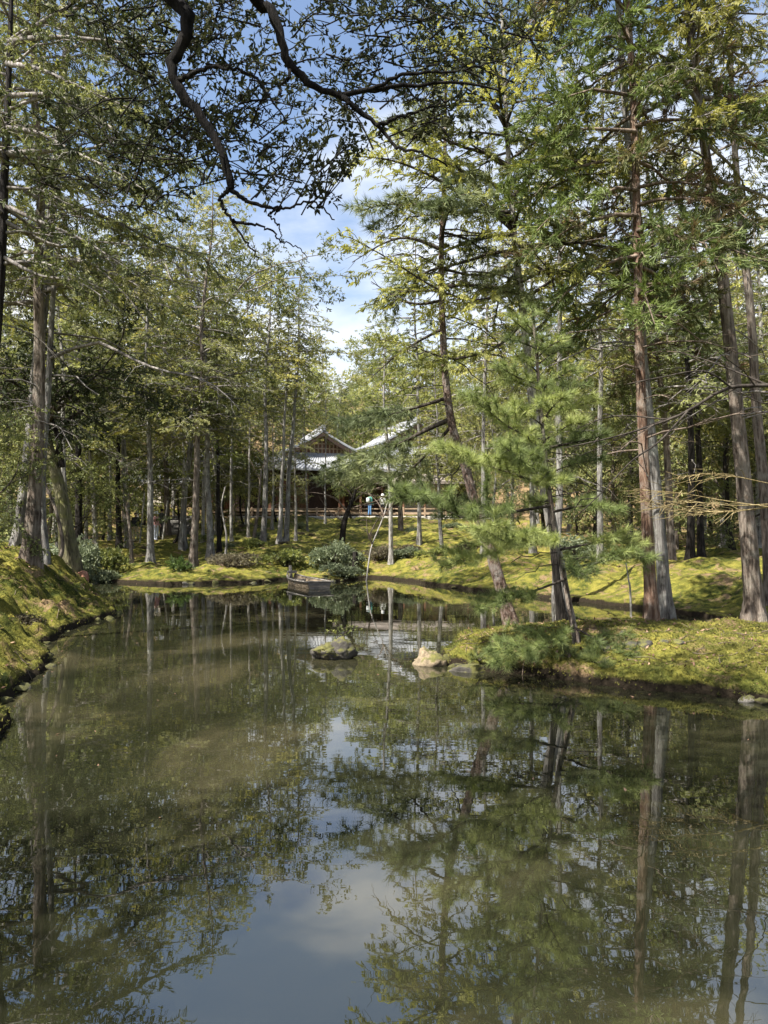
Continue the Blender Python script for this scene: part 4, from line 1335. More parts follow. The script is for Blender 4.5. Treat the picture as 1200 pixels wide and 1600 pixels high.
# stone steps
st = tag(empty('stone_steps', (0, 0, 0)), 'dark stone steps climbing from the moss right of the visitors', 'steps')
for i in range(8):
    d_ = 47.5 + i * .75
    xx = xof(272 + i * 2.6, d_)
    mb = MB()
    box(mb, xx, d_, gz(xof(270, 46), 46) + .02 + i * .165, 1.7, .8, .34, bev=.04, rz=-.08)
    part('step', mb, M['stone'], st)
st = tag(empty('stone_steps', (0, 0, 0)), 'steep narrow stone steps high on the slope behind the visitors', 'steps')
for i in range(12):
    d_ = 60 + i * .55
    xx = xof(243, d_)
    mb = MB()
    box(mb, xx, d_, 3.7 + i * .24, 1.1, .6, .3, bev=.03)
    part('step', mb, M['stone_pale'], st)


# ------------------------------------------------------------------ boat
def boat():
    root = tag(empty('rowing_boat', (0, 0, 0)), 'old weathered flat bottomed wooden boat moored at the far mossy bank', 'boat')
    s0 = np.array([xof(499, 21.9), 21.9])
    b0 = np.array([xof(455, 24.4), 24.4])
    ax = norm((b0 - s0)[None])[0]
    sd = np.array([ax[1], -ax[0]])          # to the boat's right seen from the stern
    Lb = np.linalg.norm(b0 - s0)
    st_ = np.linspace(0, 1, 9)
    hw = np.interp(st_, [0, .35, .7, 1], [.36, .42, .36, .12])
    zt = np.interp(st_, [0, .4, .75, 1], [.18, .17, .19, .27])
    P = lambda s, o, z: (*(s0 + ax * Lb * s + sd * o), z)
    for sgn in (-1, 1):
        for f0, f1 in ((-.06, .40), (.42, 1.0)):
            mb = MB()
            ring = []
            for s, h, z in zip(st_, hw, zt):
                lo, hi = -.08 + (z + .08) * f0 if f0 > 0 else -.08, -.08 + (z + .08) * f1
                ins = lambda zz: h * (.80 + .20 * (zz + .08) / (z + .08))
                ring.append([P(s, sgn * ins(lo), lo), P(s, sgn * ins(hi), hi), P(s, sgn * (ins(hi) - .03), hi), P(s, sgn * (ins(lo) - .03), lo)])
            R_ = np.array(ring)
            K = len(R_)
            Q = []
            for i in range(K - 1):
                for j in range(4):
                    Q.append((i * 4 + j, i * 4 + (j + 1) % 4, i * 4 + 4 + (j + 1) % 4, i * 4 + 4 + j))
            mb.add(R_.reshape(-1, 3), Q + [(3, 2, 1, 0), (K * 4 - 4, K * 4 - 3, K * 4 - 2, K * 4 - 1)])
            part('side_plank', mb, M['boat_side'], root)
        mb = MB()
        tube(mb, [P(s, sgn * (h + .012), z + .02) for s, h, z in zip(st_, hw, zt)], .032, 5, cap=True)
        part('gunwale', mb, M['wood_grey'], root)
    for lo, hi in ((-.08, .07), (.075, .185)):
        mb = MB()
        V = []
        for dy in (-.035, .0):
            for z, f in ((lo, .82 + .1 * (lo > 0)), (hi, .90 + .1 * (lo > 0))):
                V += [P(dy / Lb, -.36 * f, z), P(dy / Lb, .36 * f, z)]
        mb.add(V, [(0, 1, 3, 2), (4, 6, 7, 5), (0, 4, 5, 1), (2, 3, 7, 6), (0, 2, 6, 4), (1, 5, 7, 3)])
        part('transom_plank', mb, M['wood_grey'], root)
    mb = MB()
    tube(mb, [P(-.01, -.40, .205), P(-.01, .44, .205)], .03, 6, cap=True)
    part('stern_rail', mb, M['wood_grey'], root)
    mb = MB()
    V = [P(s, o * h * .8, -.03) for s, h in zip(st_, hw) for o in (-1, 1)]
    mb.add(V, [(2 * i, 2 * i + 1, 2 * i + 3, 2 * i + 2) for i in range(8)])
    part('bottom', mb, M['wood_dark'], root)
    for s in (.42, .78):
        h, z = np.interp(s, st_, hw), np.interp(s, st_, zt)
        mb = MB()
        V = []
        for ds in (-.03, .03):
            for zz in (z - .09, z - .045):
                V += [P(s + ds, -h * .95, zz), P(s + ds, h * .95, zz)]
        mb.add(V, [(0, 1, 3, 2), (4, 6, 7, 5), (0, 4, 5, 1), (2, 3, 7, 6), (0, 2, 6, 4), (1, 5, 7, 3)])
        part('thwart', mb, M['wood_grey'], root)
    mb = MB()
    tube(mb, [P(1.0, 0, -.1), P(1.02, 0, .3), P(1.04, 0, .56)], [.07, .065, .05], 6, cap=True)
    part('bow_post', mb, M['wood_grey'], root)
    mb = MB()
    box(mb, *P(.97, 0, .36), .3, .12, .07, rz=math.atan2(sd[1], sd[0]))
    part('bow_cap', mb, M['wood_grey'], root)


M['boat_side'] = plain_mat('worn_tan_boat_planks', (0.20, 0.15, 0.09), .85, .5, 7, c2=(0.34, 0.27, 0.19), stretch=(1, 1, 4), bump=.4)
boat()


# ------------------------------------------------------------------ rocks
def rock_mat(name, c, moss_amt):
    m, nt, out = new_mat(name)
    l = nt.links.new
    tc = nt.nodes.new('ShaderNodeTexCoord')
    n1 = N(nt, 'ShaderNodeTexNoise', Scale=9, Detail=8, Roughness=.7)
    n2 = N(nt, 'ShaderNodeTexNoise', Scale=4, Detail=5, Roughness=.65)
    l(tc.outputs['Object'], n1.inputs['Vector'])
    l(tc.outputs['Object'], n2.inputs['Vector'])
    r = ramp(nt, [(.3, tuple(x * .35 for x in c)), (.55, c), (.75, tuple(min(1, x * 1.5) for x in c))])
    l(n1.outputs['Fac'], r.inputs['Fac'])
    geo = nt.nodes.new('ShaderNodeNewGeometry')
    sp = nt.nodes.new('ShaderNodeSeparateXYZ')
    l(geo.outputs['Normal'], sp.inputs[0])
    a = nt.nodes.new('ShaderNodeMath')
    a.operation = 'MULTIPLY_ADD'
    a.inputs[1].default_value = .25
    l(sp.outputs['Z'], a.inputs[0])
    l(n2.outputs['Fac'], a.inputs[2])
    r2 = ramp(nt, [(.62 - moss_amt * .3, (0, 0, 0)), (.72 - moss_amt * .3, (1, 1, 1))])
    l(a.outputs[0], r2.inputs['Fac'])
    r3 = ramp(nt, [(.3, (.03, .035, .012)), (.7, (.15, .14, .035))])
    l(n1.outputs['Fac'], r3.inputs['Fac'])
    mx = nt.nodes.new('ShaderNodeMix')
    mx.data_type = 'RGBA'
    l(r2.outputs['Color'], mx.inputs['Factor'])
    l(r.outputs['Color'], mx.inputs['A'])
    l(r3.outputs['Color'], mx.inputs['B'])
    p = N(nt, 'ShaderNodeBsdfPrincipled', Roughness=.92)
    l(mx.outputs['Result'], p.inputs['Base Color'])
    bp = N(nt, 'ShaderNodeBump', Strength=1.0, Distance=.03)
    l(n1.outputs['Fac'], bp.inputs['Height'])
    l(bp.outputs['Normal'], p.inputs['Normal'])
    l(p.outputs[0], out.inputs['Surface'])
    return m


def rock_verts(seed, size, n=28, m=18, rough=.28):
    q = np.random.default_rng(seed)
    u, v = np.meshgrid(np.arange(n) * 2 * PI / n, np.linspace(-PI / 2, PI / 2, m))
    D_ = np.stack([np.cos(v) * np.cos(u), np.cos(v) * np.sin(u), np.sin(v)], -1)
    rad = np.ones_like(u)
    for k in range(12):
        w_ = norm(q.normal(0, 1, 3)[None])[0]
        c_ = q.uniform(.6, .95)
        rad = np.minimum(rad, c_ / np.maximum(D_ @ w_, .05) + .0)
    rad = np.minimum(rad, 1.15)
    o = q.uniform(0, 50)
    rad = rad * (1 + rough * fbm(D_[..., 0] * 2.2 + o, D_[..., 1] * 2.2 + D_[..., 2] * 1.7 + o, 4) + rough * .7 * fbm(D_[..., 0] * 6 + D_[..., 2] * 4 + o, D_[..., 1] * 6 - D_[..., 2] * 5 + o, 3))
    V = D_ * rad[..., None] * np.array(size)
    Q = []
    for i in range(m - 1):
        for j in range(n):
            Q.append((i * n + j, i * n + (j + 1) % n, (i + 1) * n + (j + 1) % n, (i + 1) * n + j))
    return V.reshape(-1, 3), Q


M['rock_dark'] = rock_mat('dark_mossy_rock', (.065, .058, .048), .05)
M['rock_moss'] = rock_mat('moss_covered_rock', (.12, .10, .07), .9)
M['rock_tan'] = rock_mat('tan_lichened_rock', (.25, .195, .125), -.1)
M['rock_grey'] = rock_mat('grey_rock', (.26, .24, .21), .15)


def rock(name, label, px, d, z, size, mat, seed, rz=0.0, cat='rock', group=None):
    mb = MB()
    V, Q = rock_verts(seed, size)
    mb.add(V, Q)
    x = xof(px, d)
    o = link(name, mb.mesh(name, mat), None, (x, d, gz(x, d) + z if z is not None else 0))
    o.rotation_euler = (0, 0, rz)
    return tag(o, label, cat, group)


# islet rock standing in the water: one rock of two lobes
x_ = xof(523, 9.9)
mb = MB()
V, Q = rock_verts(68, (.20, .16, .17), 40, 24, .6)
mb.add(V + np.array([.09, .03, .12]), Q)
V, Q = rock_verts(62, (.24, .19, .16), 40, 24, .7)
mb.add(V + np.array([-.09, -.01, .05]), Q)
iso = tag(link('islet_rock', mb.mesh('islet_rock', [M['rock_dark']]), None, (x_, 9.9, 0)), 'craggy dark mossy rock standing alone in the pond', 'rock')
mb = MB()
V, Q = rock_verts(63, (.19, .165, .09), 28, 18, .9)
mb.add(V + np.array([-.11, -.03, .09]), Q)
part('moss_cap', mb, M['rock_moss'], iso, True)
mb = MB()
V, Q = rock_verts(64, (.24, .19, .19), 44, 26, .6)
mb.add(V, Q)
tag(link('rock', mb.mesh('rock', M['rock_tan']), None, (xof(671, 9.45), 9.45, .03)), 'sunlit tan boulder at the tip of the island', 'rock')
rock('rock', 'low dark overhung rock between the tan boulder and the island moss', 735, 9.0, None, (.32, .16, .09), M['rock_dark'], 65)
rock('rock', 'small reddish brown rock beside the narrow inlet on the left', 129, 16.8, .12, (.17, .15, .22), M['stone_red'], 66)
rock('rock', 'rounded grey rock with moss at the point of the left bank', 160, 14.0, .03, (.16, .14, .12), M['rock_grey'], 67)
rock('rock', 'pale upright stone beside the leaning white sapling at the waterline', 578, 25.0, .14, (.22, .2, .34), M['stone_pale'], 68)
rock('rock', 'smaller pale stone left of the upright stone by the white sapling', 568, 25.1, .08, (.2, .2, .2), M['stone_pale'], 69)
rock('rock', 'low grey stone right of the upright stone by the white sapling', 588, 24.9, .05, (.22, .2, .13), M['rock_grey'], 70)
for i, (px, d, s) in enumerate([(930, 9.0, .10), (955, 8.95, .13), (985, 8.9, .12), (1005, 8.9, .15), (1040, 8.9, .10), (1060, 8.85, .11), (935, 9.35, .12), (975, 9.4, .09), (600, 25.0, .12), (612, 24.9, .1), (665, 24.4, .12), (690, 24.2, .1), (275, 25.2, .14), (420, 25.6, .12)]):
    rock('stone', 'small dark stone half sunk in the moss by the water', px, d, -.03, (s, s * .8, s * .55), M['rock_dark'], 80 + i, i, 'stone', 'small stones sunk in the moss')


q = np.random.default_rng(77)                     # stones along the waterlines, each its own
rv = []
for k in range(5):
    mb = MB()
    V, Q = rock_verts(120 + k, (1, .8, .6), 14, 9, .45)
    mb.add(V, Q)
    rv.append(mb.mesh('stone', [M['rock_dark'], M['rock_grey'], M['rock_moss'], M['rock_dark'], M['rock_moss']][k]))
pl_ = np.array(POND)
cnt = 0
while cnt < 48:
    i = q.integers(5, len(pl_) - 6)
    f = q.random()
    c_ = pl_[i] * (1 - f) + pl_[i + 1] * f + q.normal(0, .05, 2)
    if c_[1] > 26 or c_[1] < 3 or abs(c_[0] / c_[1]) > .56:
        continue
    s = q.uniform(.025, .075) * (1 + c_[1] / 14)
    o = link('stone', rv[q.integers(0, 5)], None, (c_[0], c_[1], q.uniform(-.02, .03)))
    o.scale = (s, s, s * q.uniform(.6, 1))
    o.rotation_euler = (q.normal(0, .3), q.normal(0, .3), q.uniform(0, 6))
    tag(o, 'small stone lodged in the mud at the foot of the mossy bank', 'stone', 'stones along the waterline')
    cnt += 1


# ------------------------------------------------------------------ shrubs and saplings
def shrub_data(name, seed, mat, tmpl, size, R, Hh, n=700, stems=16, twig='twig_dark', shell=.55):
    q = np.random.default_rng(seed)
    br, lf = MB(), MB()
    for i in range(stems):
        a, e = q.uniform(0, 2 * PI), q.uniform(.25, 1.3)
        tip = np.array([math.cos(a) * math.cos(e) * R, math.sin(a) * math.cos(e) * R, Hh * math.sin(e)]) * q.uniform(.7, 1)
        m_ = tip * .5 + np.array([0, 0, .12 * Hh]) + q.normal(0, .06 * R, 3)
        tube(br, smooth_path([(0, 0, 0), m_, tip], 6), np.linspace(.02 * R + .006, .004, 6), 4)
        for j in range(3):
            b_ = m_ + (tip - m_) * q.uniform(0, .8)
            tube(br, [b_, b_ + q.normal(0, .18 * R, 3) + np.array([0, 0, .12 * Hh])], [.006, .003], 3)
    lob = [(q.normal(0, .38, 2) * R, q.uniform(.35, .8) * Hh, q.uniform(.35, .6)) for _ in range(7)]
    P, A, tn = [], [], []
    for i in range(n):
        c, hz, s_ = lob[q.integers(0, 7)]
        v = norm(q.normal(0, 1, 3)[None])[0]
        v[2] = abs(v[2]) if q.random() < .75 else v[2]
        rr_ = s_ * (shell + (1 - shell) * q.random())
        p = np.array([c[0] + v[0] * R * rr_, c[1] + v[1] * R * rr_, max(.03, hz + v[2] * Hh * rr_ * .7 - .15 * Hh)])
        P.append(p)
        A.append(v + q.normal(0, .5, 3))
        tn.append(q.uniform(.15, .95))
    Nn = np.tile([0, 0, 1.0], (n, 1)) + q.normal(0, .4, (n, 3))
    scatter(lf, tmpl, np.array(P), np.array(A), Nn, size * q.uniform(.7, 1.3, n), np.array(tn), q)
    return {'branches': br.mesh(name + '_stems', M[twig]), 'crown': lf.mesh(name + '_leaves', mat, False)}


D['shrub'] = shrub_data('shrub', 71, M['shrub'], T_LEAF, .20, .8, .9, 650)
D['shrub2'] = shrub_data('shrub2', 72, M['maple'], T_LEAF, .20, .8, .7, 550)
D['shrub_dry'] = shrub_data('shrub_dry', 73, M['shrub_dry'], T_LEAF, .13, .7, .5, 480, 40, 'twig_brown')
D['fern'] = shrub_data('fern', 74, M['fern'], T_FROND, .42, .6, .5, 90, 8)


def shrub(key, px, d, sc, label, kind='shrub', zs=1.0, rz=0.0, group='low shrubs along the bank', dz=0.0):
    x = xof(px, d)
    o = plant_tree(kind, D[key], x, d, gz(x, d) - .03 + dz, rz=rz, scale=sc, label=label, cat='shrub', group=group, zscale=zs)
    return o


shrub('shrub', 128, 24.0, 1.0, 'tall grey green shrub at the foot of the mossy leaning tree', zs=1.5, rz=.3)
shrub('shrub2', 163, 25.8, 1.0, 'broad light green shrub left of the dark trunk pair', zs=1.2, rz=1)
shrub('shrub', 152, 24.9, .8, 'loose grey green shrub drooping over the water at the inlet', zs=1.0, rz=2)
shrub('shrub_dry', 42, 11.6, .48, 'round twiggy shrub on the moss in front of the slim brown trunk', zs=1.0)
shrub('fern', 283, 25.2, .7, 'bright green fern clump at the waterline below the stout leaning trunk', 'fern', rz=1)
shrub('shrub_dry', 365, 26.2, 1.15, 'wide brown twiggy bush on the bank left of the boat', zs=.9, rz=2)
shrub('shrub_dry', 350, 26.6, 1.0, 'smaller brown twiggy bush beside the wide brown bush', zs=.9, rz=4)
shrub('shrub2', 447, 27.2, .95, 'light green mounded shrub above the bow of the boat', zs=.9, rz=3)
shrub('shrub2', 437, 25.3, .75, 'low green shrub at the waterline left of the boat', zs=.8, rz=4)
shrub('shrub', 517, 27.2, .85, 'large grey green bush in the centre behind the boat', zs=1.3, rz=5)
shrub('shrub', 545, 27.6, .85, 'dark rounded bush right of the large grey green bush', zs=1.1, rz=.7)
shrub('shrub', 533, 25.6, .8, 'low grey bush at the waterline right of the boat', zs=.7, rz=1.7)
shrub('shrub_dry', 590, 28.6, 1.1, 'dark brown bush left of the middle pale trunk', zs=1.0, rz=2.7)
shrub('shrub_dry', 640, 29.0, .9, 'dry bush right of the middle pale trunk', zs=.8, rz=3.7)
shrub('shrub', 632, 28.2, .6, 'small pale leaved bush at the foot of the middle pale trunk', zs=.8, rz=4.7)
shrub('shrub2', 395, 33, .7, 'small yellow green bush below the left end of the railing', zs=.9, rz=.2)
shrub('shrub_dry', 730, 30, 1.0, 'dry bush behind the bent red pine trunk', zs=.8, rz=1.2)
shrub('shrub', 905, 22.5, 1.0, 'grey green bush across the channel left of the twin trunks', zs=.9, rz=2.2)
shrub('shrub', 75, 18.6, .9, 'dark bush at the foot of the mossy leaning trunk, left side', zs=.8, rz=2.9)

q = np.random.default_rng(84)
for i in range(26):
    d = q.uniform(26.5, 48)
    px = q.uniform(215, 760)
    if 330 < px < 345 or pond_sdf(np.array([xof(px, d)]), np.array([d]))[0] < .8:
        continue
    k = ['shrub_dry', 'shrub', 'shrub2'][q.integers(0, 3)]
    shrub(k, px, d, q.uniform(.3, .65), 'small low clump of leaves growing out of the moss of the far bank', zs=q.uniform(.6, 1), rz=q.uniform(0, 6), group='small clumps in the moss of the far bank')

# green pine seedlings over the edge at the island's near shore
for i, (px, d, s) in enumerate([(715, 9.15, .20), (748, 9.0, .22), (785, 8.9, .18), (830, 8.75, .2), (890, 8.6, .17), (930, 8.5, .15)]):
    q = np.random.default_rng(90 + i)
    br, lf = MB(), MB()
    P, A = [], []
    for k in range(7):
        a, e = q.uniform(0, 6.28), q.uniform(.1, 1.1)
        tip = np.array([math.cos(a) * math.cos(e), math.sin(a) * math.cos(e), math.sin(e) * .7]) * s * q.uniform(.6, 1.1)
        tube(br, [(0, 0, 0), tip * .6 + np.array([0, 0, .02]), tip], [.006, .004, .003], 4)
        for f in (.45, .6, .75, .88, 1):
            P.append(tip * f)
            A.append(tip + q.normal(0, .4 * s, 3) + np.array([0, 0, .25 * s]))
    P, A = np.array(P), np.array(A)
    scatter(lf, T_PINE, P, A, q.normal(0, 1, P.shape), .092 * q.uniform(.8, 1.2, len(P)), q.uniform(.2, .9, len(P)), q)
    x = xof(px, d)
    plant_tree('pine_seedling', {'branches': br.mesh('seedling_stems', M['twig_dark']), 'crown': lf.mesh('seedling_needles', M['pine'], False)}, x, d, gz(x, d) + .0,
               label=('first', 'second', 'third', 'fourth', 'fifth', 'sixth', 'seventh')[i] + ' pine seedling from the tan boulder along the near edge of the island', cat='seedling', group='pine seedlings along the island edge')

# sapling on the islet rock
q = np.random.default_rng(99)
cr = Crown(99, T_LEAF, .06, spacing=.045, flat=.6, sec_n=16, leaf_from=.3, sec_len=.3)
for tip in ((.28, .0, .20), (.18, .05, .24), (-.12, .02, .16), (-.02, -.03, .30)):
    cr.dress(smooth_path([(0, 0, 0), (tip[0] * .35, tip[1] * .4, tip[2] * .75), tip], 6), .007, .003)
d_ = cr.finish('islet_sapling', M['maple'], M['twig_dark'])
plant_tree('sapling', d_, x_ + .04, 9.93, .19, label='tiny sparse sapling growing from the top of the pond rock', cat='sapling')


# slim saplings and stakes
def slim(kind, pts, r0, bark, label, cat, r1=None, group=None, limbs=(), parts_twigs=True, seed=1):
    P = np.array([at(*p) for p in pts])
    b = P[0].copy()
    b[2] = gz(b[0], b[1])
    P[0] = b
    mb = MB()
    path = smooth_path(P - b, 22)
    path[0, 2] -= .15
    tube(mb, path, np.linspace(r0, r1 or r0 * .45, 22), 8, cap=True)
    dd = {'trunk': mb.mesh(kind + '_trunk', bark)}
    if limbs:
        cr_ = Crown(seed, T_LEAF, .1, bare=True, sec_n=4.5, leaf_from=.2, sec_len=.35)
        for l_, rad in limbs:
            cr_.dress(smooth_path([at(*p) - b for p in l_], 9), rad, leafy=False, twigs=parts_twigs, own=True)
        dd.update(cr_.finish(kind, M['maple'], M['twig_brown']))
    return plant_tree(kind, dd, *b, label=label, cat=cat, group=group)


slim('sapling', [(569, 893, 25.2), (577, 872, 25.3), (582, 850, 25.4), (592, 825, 25.5), (600, 805, 25.6), (606, 785, 25.7), (622, 768, 25.8)], .030, M['bark_pale'],
     'white barked sapling leaning right from the waterline stones', 'sapling', limbs=[
         ([(582, 850, 25.4), (574, 830, 25.2), (573, 800, 25.1)], .03), ([(576, 838, 25.3), (588, 815, 25.2), (598, 800, 25)], .025), ([(598, 808, 25.6), (612, 790, 25.4), (620, 770, 25.3)], .03), ([(600, 805, 25.6), (590, 785, 25.8), (575, 770, 26)], .03)], seed=4)
slim('bare_tree', [(533, 848, 31), (537, 822, 31), (543, 800, 31), (550, 785, 31), (556, 765, 31)], .14, M['bark_dark'], 'crooked dark leafless tree in front of the railing', 'tree', limbs=[
    ([(543, 800, 31), (525, 780, 30.8), (505, 772, 30.6), (475, 768, 30.5)], .05), ([(550, 785, 31), (570, 770, 31.2), (600, 760, 31.4), (640, 752, 31.6)], .05), ([(552, 780, 31), (540, 762, 31), (520, 752, 31)], .04), ([(556, 765, 31), (580, 752, 31), (620, 745, 31)], .04),
    ([(537, 815, 31), (515, 800, 30.9), (498, 775, 30.8)], .04), ([(545, 795, 31), (590, 782, 31), (625, 765, 31)], .04), ([(556, 768, 31), (600, 775, 31.3), (660, 760, 31.6)], .04)], seed=6)
for i, (a, b_, dd_, lb) in enumerate([((206, 875), (197, 790), 28, 'thin dark sapling stem in front of the dark trunk pair'), ((395, 852), (408, 735), 35, 'thin bare stem leaning right beside the grey trunk near the railing')]):
    slim('sapling', [(a[0], a[1], dd_), ((a[0] + b_[0]) / 2 + 2, (a[1] + b_[1]) / 2, dd_), (b_[0], b_[1], dd_)], .09, M['bark_brown'], lb, 'sapling', limbs=[([(b_[0], b_[1] + 20, dd_), (b_[0] - 14, b_[1] - 10, dd_), (b_[0] - 24, b_[1] - 30, dd_)], .02), ([(b_[0], b_[1], dd_), (b_[0] + 12, b_[1] - 25, dd_)], .02)], seed=10 + i)
slim('sapling', [(352, 868, 31), (354, 840, 31), (350, 815, 31), (346, 790, 31), (352, 760, 31)], .05, M['bark_pale'], 'thin kinked pale sapling right of the crossing trunks', 'sapling', limbs=[([(350, 815, 31), (362, 800, 31), (372, 770, 31)], .02)], seed=15)
slim('sapling', [(271, 862, 38), (278, 838, 38), (282, 810, 38), (284, 780, 38)], .08, M['bark_dark'], 'short crooked dark stem below the stone steps', 'sapling', limbs=[([(283, 800, 38), (298, 785, 38), (306, 770, 38)], .03), ([(283, 800, 38), (268, 775, 38), (255, 755, 38)], .03)], seed=16)
slim('sapling', [(92, 880, 16.5), (98, 850, 16.5), (88, 800, 16.5), (70, 755, 16.5), (62, 735, 16.5)], .05, M['bark_brown'], 'thin brown stem leaning left against the mossy leaning tree', 'sapling', seed=17)
slim('sapling', [(988, 962, 12.6), (985, 930, 12.6), (982, 905, 12.6), (978, 880, 12.6)], .022, M['bark_pale'], 'short pale stem in the moss left of the twin trunks', 'sapling', limbs=[([(982, 900, 12.6), (990, 885, 12.6), (1002, 880, 12.6)], .008)], seed=18)
for i, (a, b_, dd_) in enumerate([((218, 850), (226, 770), 40), ((254, 848), (262, 782), 40), ((301, 845), (302, 765), 44)]):
    lb = ['pale wooden stake leaning right, left of the flared grey trunk', 'pale wooden stake leaning right beside the visitor in the white hat', 'pale wooden stake standing upright by the stone steps'][i]
    slim('wooden_stake', [(a[0], a[1], dd_), ((a[0] + b_[0]) / 2, (a[1] + b_[1]) / 2, dd_), (b_[0], b_[1], dd_)], .05, M['bark_pale'], lb, 'stake', r1=.045, group='wooden stakes near the visitors')
slim('tree_stump', [(555, 872, 27), (652 - 97, 862, 27)], .12, M['bark_dark'], 'short dark stump beside the grey bush in the middle', 'stump', r1=.09)
slim('bare_tree', [(626, 836, 40), (626, 810, 40), (625, 790, 40)], .16, M['bark_brown'], 'brown lower trunk standing just behind the middle pale trunk', 'tree', r1=.12)


# ------------------------------------------------------------------ visitors
def person(label, px, d, h, rz, top, legs, hair, hat=None, z=None, arm=.15, bag=None):
    x = xof(px, d)
    k = h / 1.7
    J = {'pelvis': (0, 0, .93), 'waist': (0, 0, 1.08), 'chest': (0, .01, 1.28), 'neck': (0, .01, 1.45), 'jaw': (0, -.015, 1.53), 'head': (0, -.005, 1.60), 'crown': (0, .005, 1.68)}
    R = {'pelvis': .135, 'waist': .125, 'chest': .145, 'neck': .055, 'jaw': .068, 'head': .088, 'crown': .055}
    E = [('pelvis', 'waist'), ('waist', 'chest'), ('chest', 'neck'), ('neck', 'jaw'), ('jaw', 'head'), ('head', 'crown')]
    for s, n in ((-1, 'l'), (1, 'r')):
        J.update({'sh' + n: (s * .17, .01, 1.39), 'el' + n: (s * .23, .02, 1.12), 'wr' + n: (s * .21, -arm, .90), 'ha' + n: (s * .20, -arm - .03, .81),
                  'hp' + n: (s * .09, 0, .86), 'kn' + n: (s * .10, -.02 * s, .48), 'an' + n: (s * .10, .03 + .03 * s, .09), 'to' + n: (s * .12, -.12 + .03 * s, .04)})
        R.update({'sh' + n: .068, 'el' + n: .05, 'wr' + n: .036, 'ha' + n: .042, 'hp' + n: .095, 'kn' + n: .066, 'an' + n: .048, 'to' + n: .042})
        E += [('chest', 'sh' + n), ('sh' + n, 'el' + n), ('el' + n, 'wr' + n), ('wr' + n, 'ha' + n), ('pelvis', 'hp' + n), ('hp' + n, 'kn' + n), ('kn' + n, 'an' + n), ('an' + n, 'to' + n)]
    names = list(J)
    me = bpy.data.meshes.new('skeleton')
    me.from_pydata([tuple(c * k for c in J[n]) for n in names], [(names.index(a), names.index(b)) for a, b in E], [])
    tmp = bpy.data.objects.new('person', me)
    COL.objects.link(tmp)
    sk = tmp.modifiers.new('skin', 'SKIN')
    sk.use_smooth_shade = True
    for n, v in zip(names, me.skin_vertices[0].data):
        v.radius = (R[n] * k,) * 2
        v.use_root = n == 'pelvis'
    ss = tmp.modifiers.new('sub', 'SUBSURF')
    ss.levels = ss.render_levels = 2
    dg = bpy.context.evaluated_depsgraph_get()
    body = bpy.data.meshes.new_from_object(tmp.evaluated_get(dg))
    bpy.data.objects.remove(tmp)
    body.materials.clear()
    mk = lambda n, c: plain_mat(n, c, .85, .15, 12)
    for m_ in (mk('cloth_top', top), mk('cloth_legs', legs), M['skin'], M['wood_dark']):
        body.materials.append(m_)
    for p in body.polygons:
        c = p.center / k
        if c.z > 1.46:
            p.material_index = 2
        elif c.z < .10:
            p.material_index = 3
        elif c.z < .88 and abs(c.x) > .155 and c.y < -.02 and c.z > .74:
            p.material_index = 2
        elif c.z > .92 or (abs(c.x) > .17 and c.z > .86):
            p.material_index = 0
        else:
            p.material_index = 1
    o = link('person', body, None, (x, d, (gz(x, d) if z is None else z)))
    o.rotation_euler = (0, 0, rz)
    tag(o, label, 'person')
    mb = MB()
    V, Q = rock_verts(3, (.098 * k, .108 * k, .105 * k), 20, 12, .05)
    V = V[:]
    V[:, 1] += .028 * k
    V[:, 2] += 1.625 * k
    mb.add(V, Q)
    link('hair', mb.mesh('hair', mk('hair', hair)), o)
    if hat:
        mb = MB()
        prof = [(.19, 1.60), (.20, 1.615), (.12, 1.64), (.115, 1.72), (.08, 1.755), (.001, 1.765)]
        n = 18
        V = [(r * k * math.cos(t * 2 * PI / n), r * k * math.sin(t * 2 * PI / n), z_ * k) for r, z_ in prof for t in range(n)]
        mb.add(V, [(i * n + j, i * n + (j + 1) % n, (i + 1) * n + (j + 1) % n, (i + 1) * n + j) for i in range(len(prof) - 1) for j in range(n)])
        link('hat', mb.mesh('hat', mk('hat', hat)), o)
    if bag:
        mb = MB()
        box(mb, 0, .19 * k, 1.2 * k, .27 * k, .15 * k, .40 * k, bev=.05)
        link('backpack', mb.mesh('backpack', mk('backpack', bag)), o)
    return o


M['skin'] = plain_mat('skin', (.50, .33, .24), .6, .08, 8)
person('visitor in dark jacket and khaki trousers behind the leaning stake', 212, 42, 1.68, .5, (.02, .022, .03), (.42, .36, .27), (.015, .012, .01), bag=(.02, .02, .02))
person('visitor in white hat, pink top and pale trousers right of the flared trunk', 244, 41.5, 1.62, 1.2, (.55, .30, .29), (.60, .64, .74), (.03, .02, .015), hat=(.75, .74, .70))
person('dark haired visitor in dark clothes behind the one in the white hat', 253, 44, 1.70, 2.6, (.05, .055, .05), (.05, .05, .05), (.012, .01, .01))
person('visitor in black coat in the shade at the left edge behind the thickest trunk', 16, 40, 1.68, .8, (.012, .012, .014), (.015, .015, .018), (.015, .012, .01))
person('visitor in teal jacket and blue jeans standing at the temple railing', 578, 55.8, 1.68, 2.4, (.10, .32, .27), (.10, .22, .42), (.02, .016, .012), z=TZ + .05, bag=(.6, .62, .62))
person('visitor in bright white jacket behind the temple railing', 598, 57.6, 1.66, 2.9, (.82, .82, .80), (.06, .06, .07), (.02, .016, .012), z=TZ + .1, hat=(.8, .8, .78))

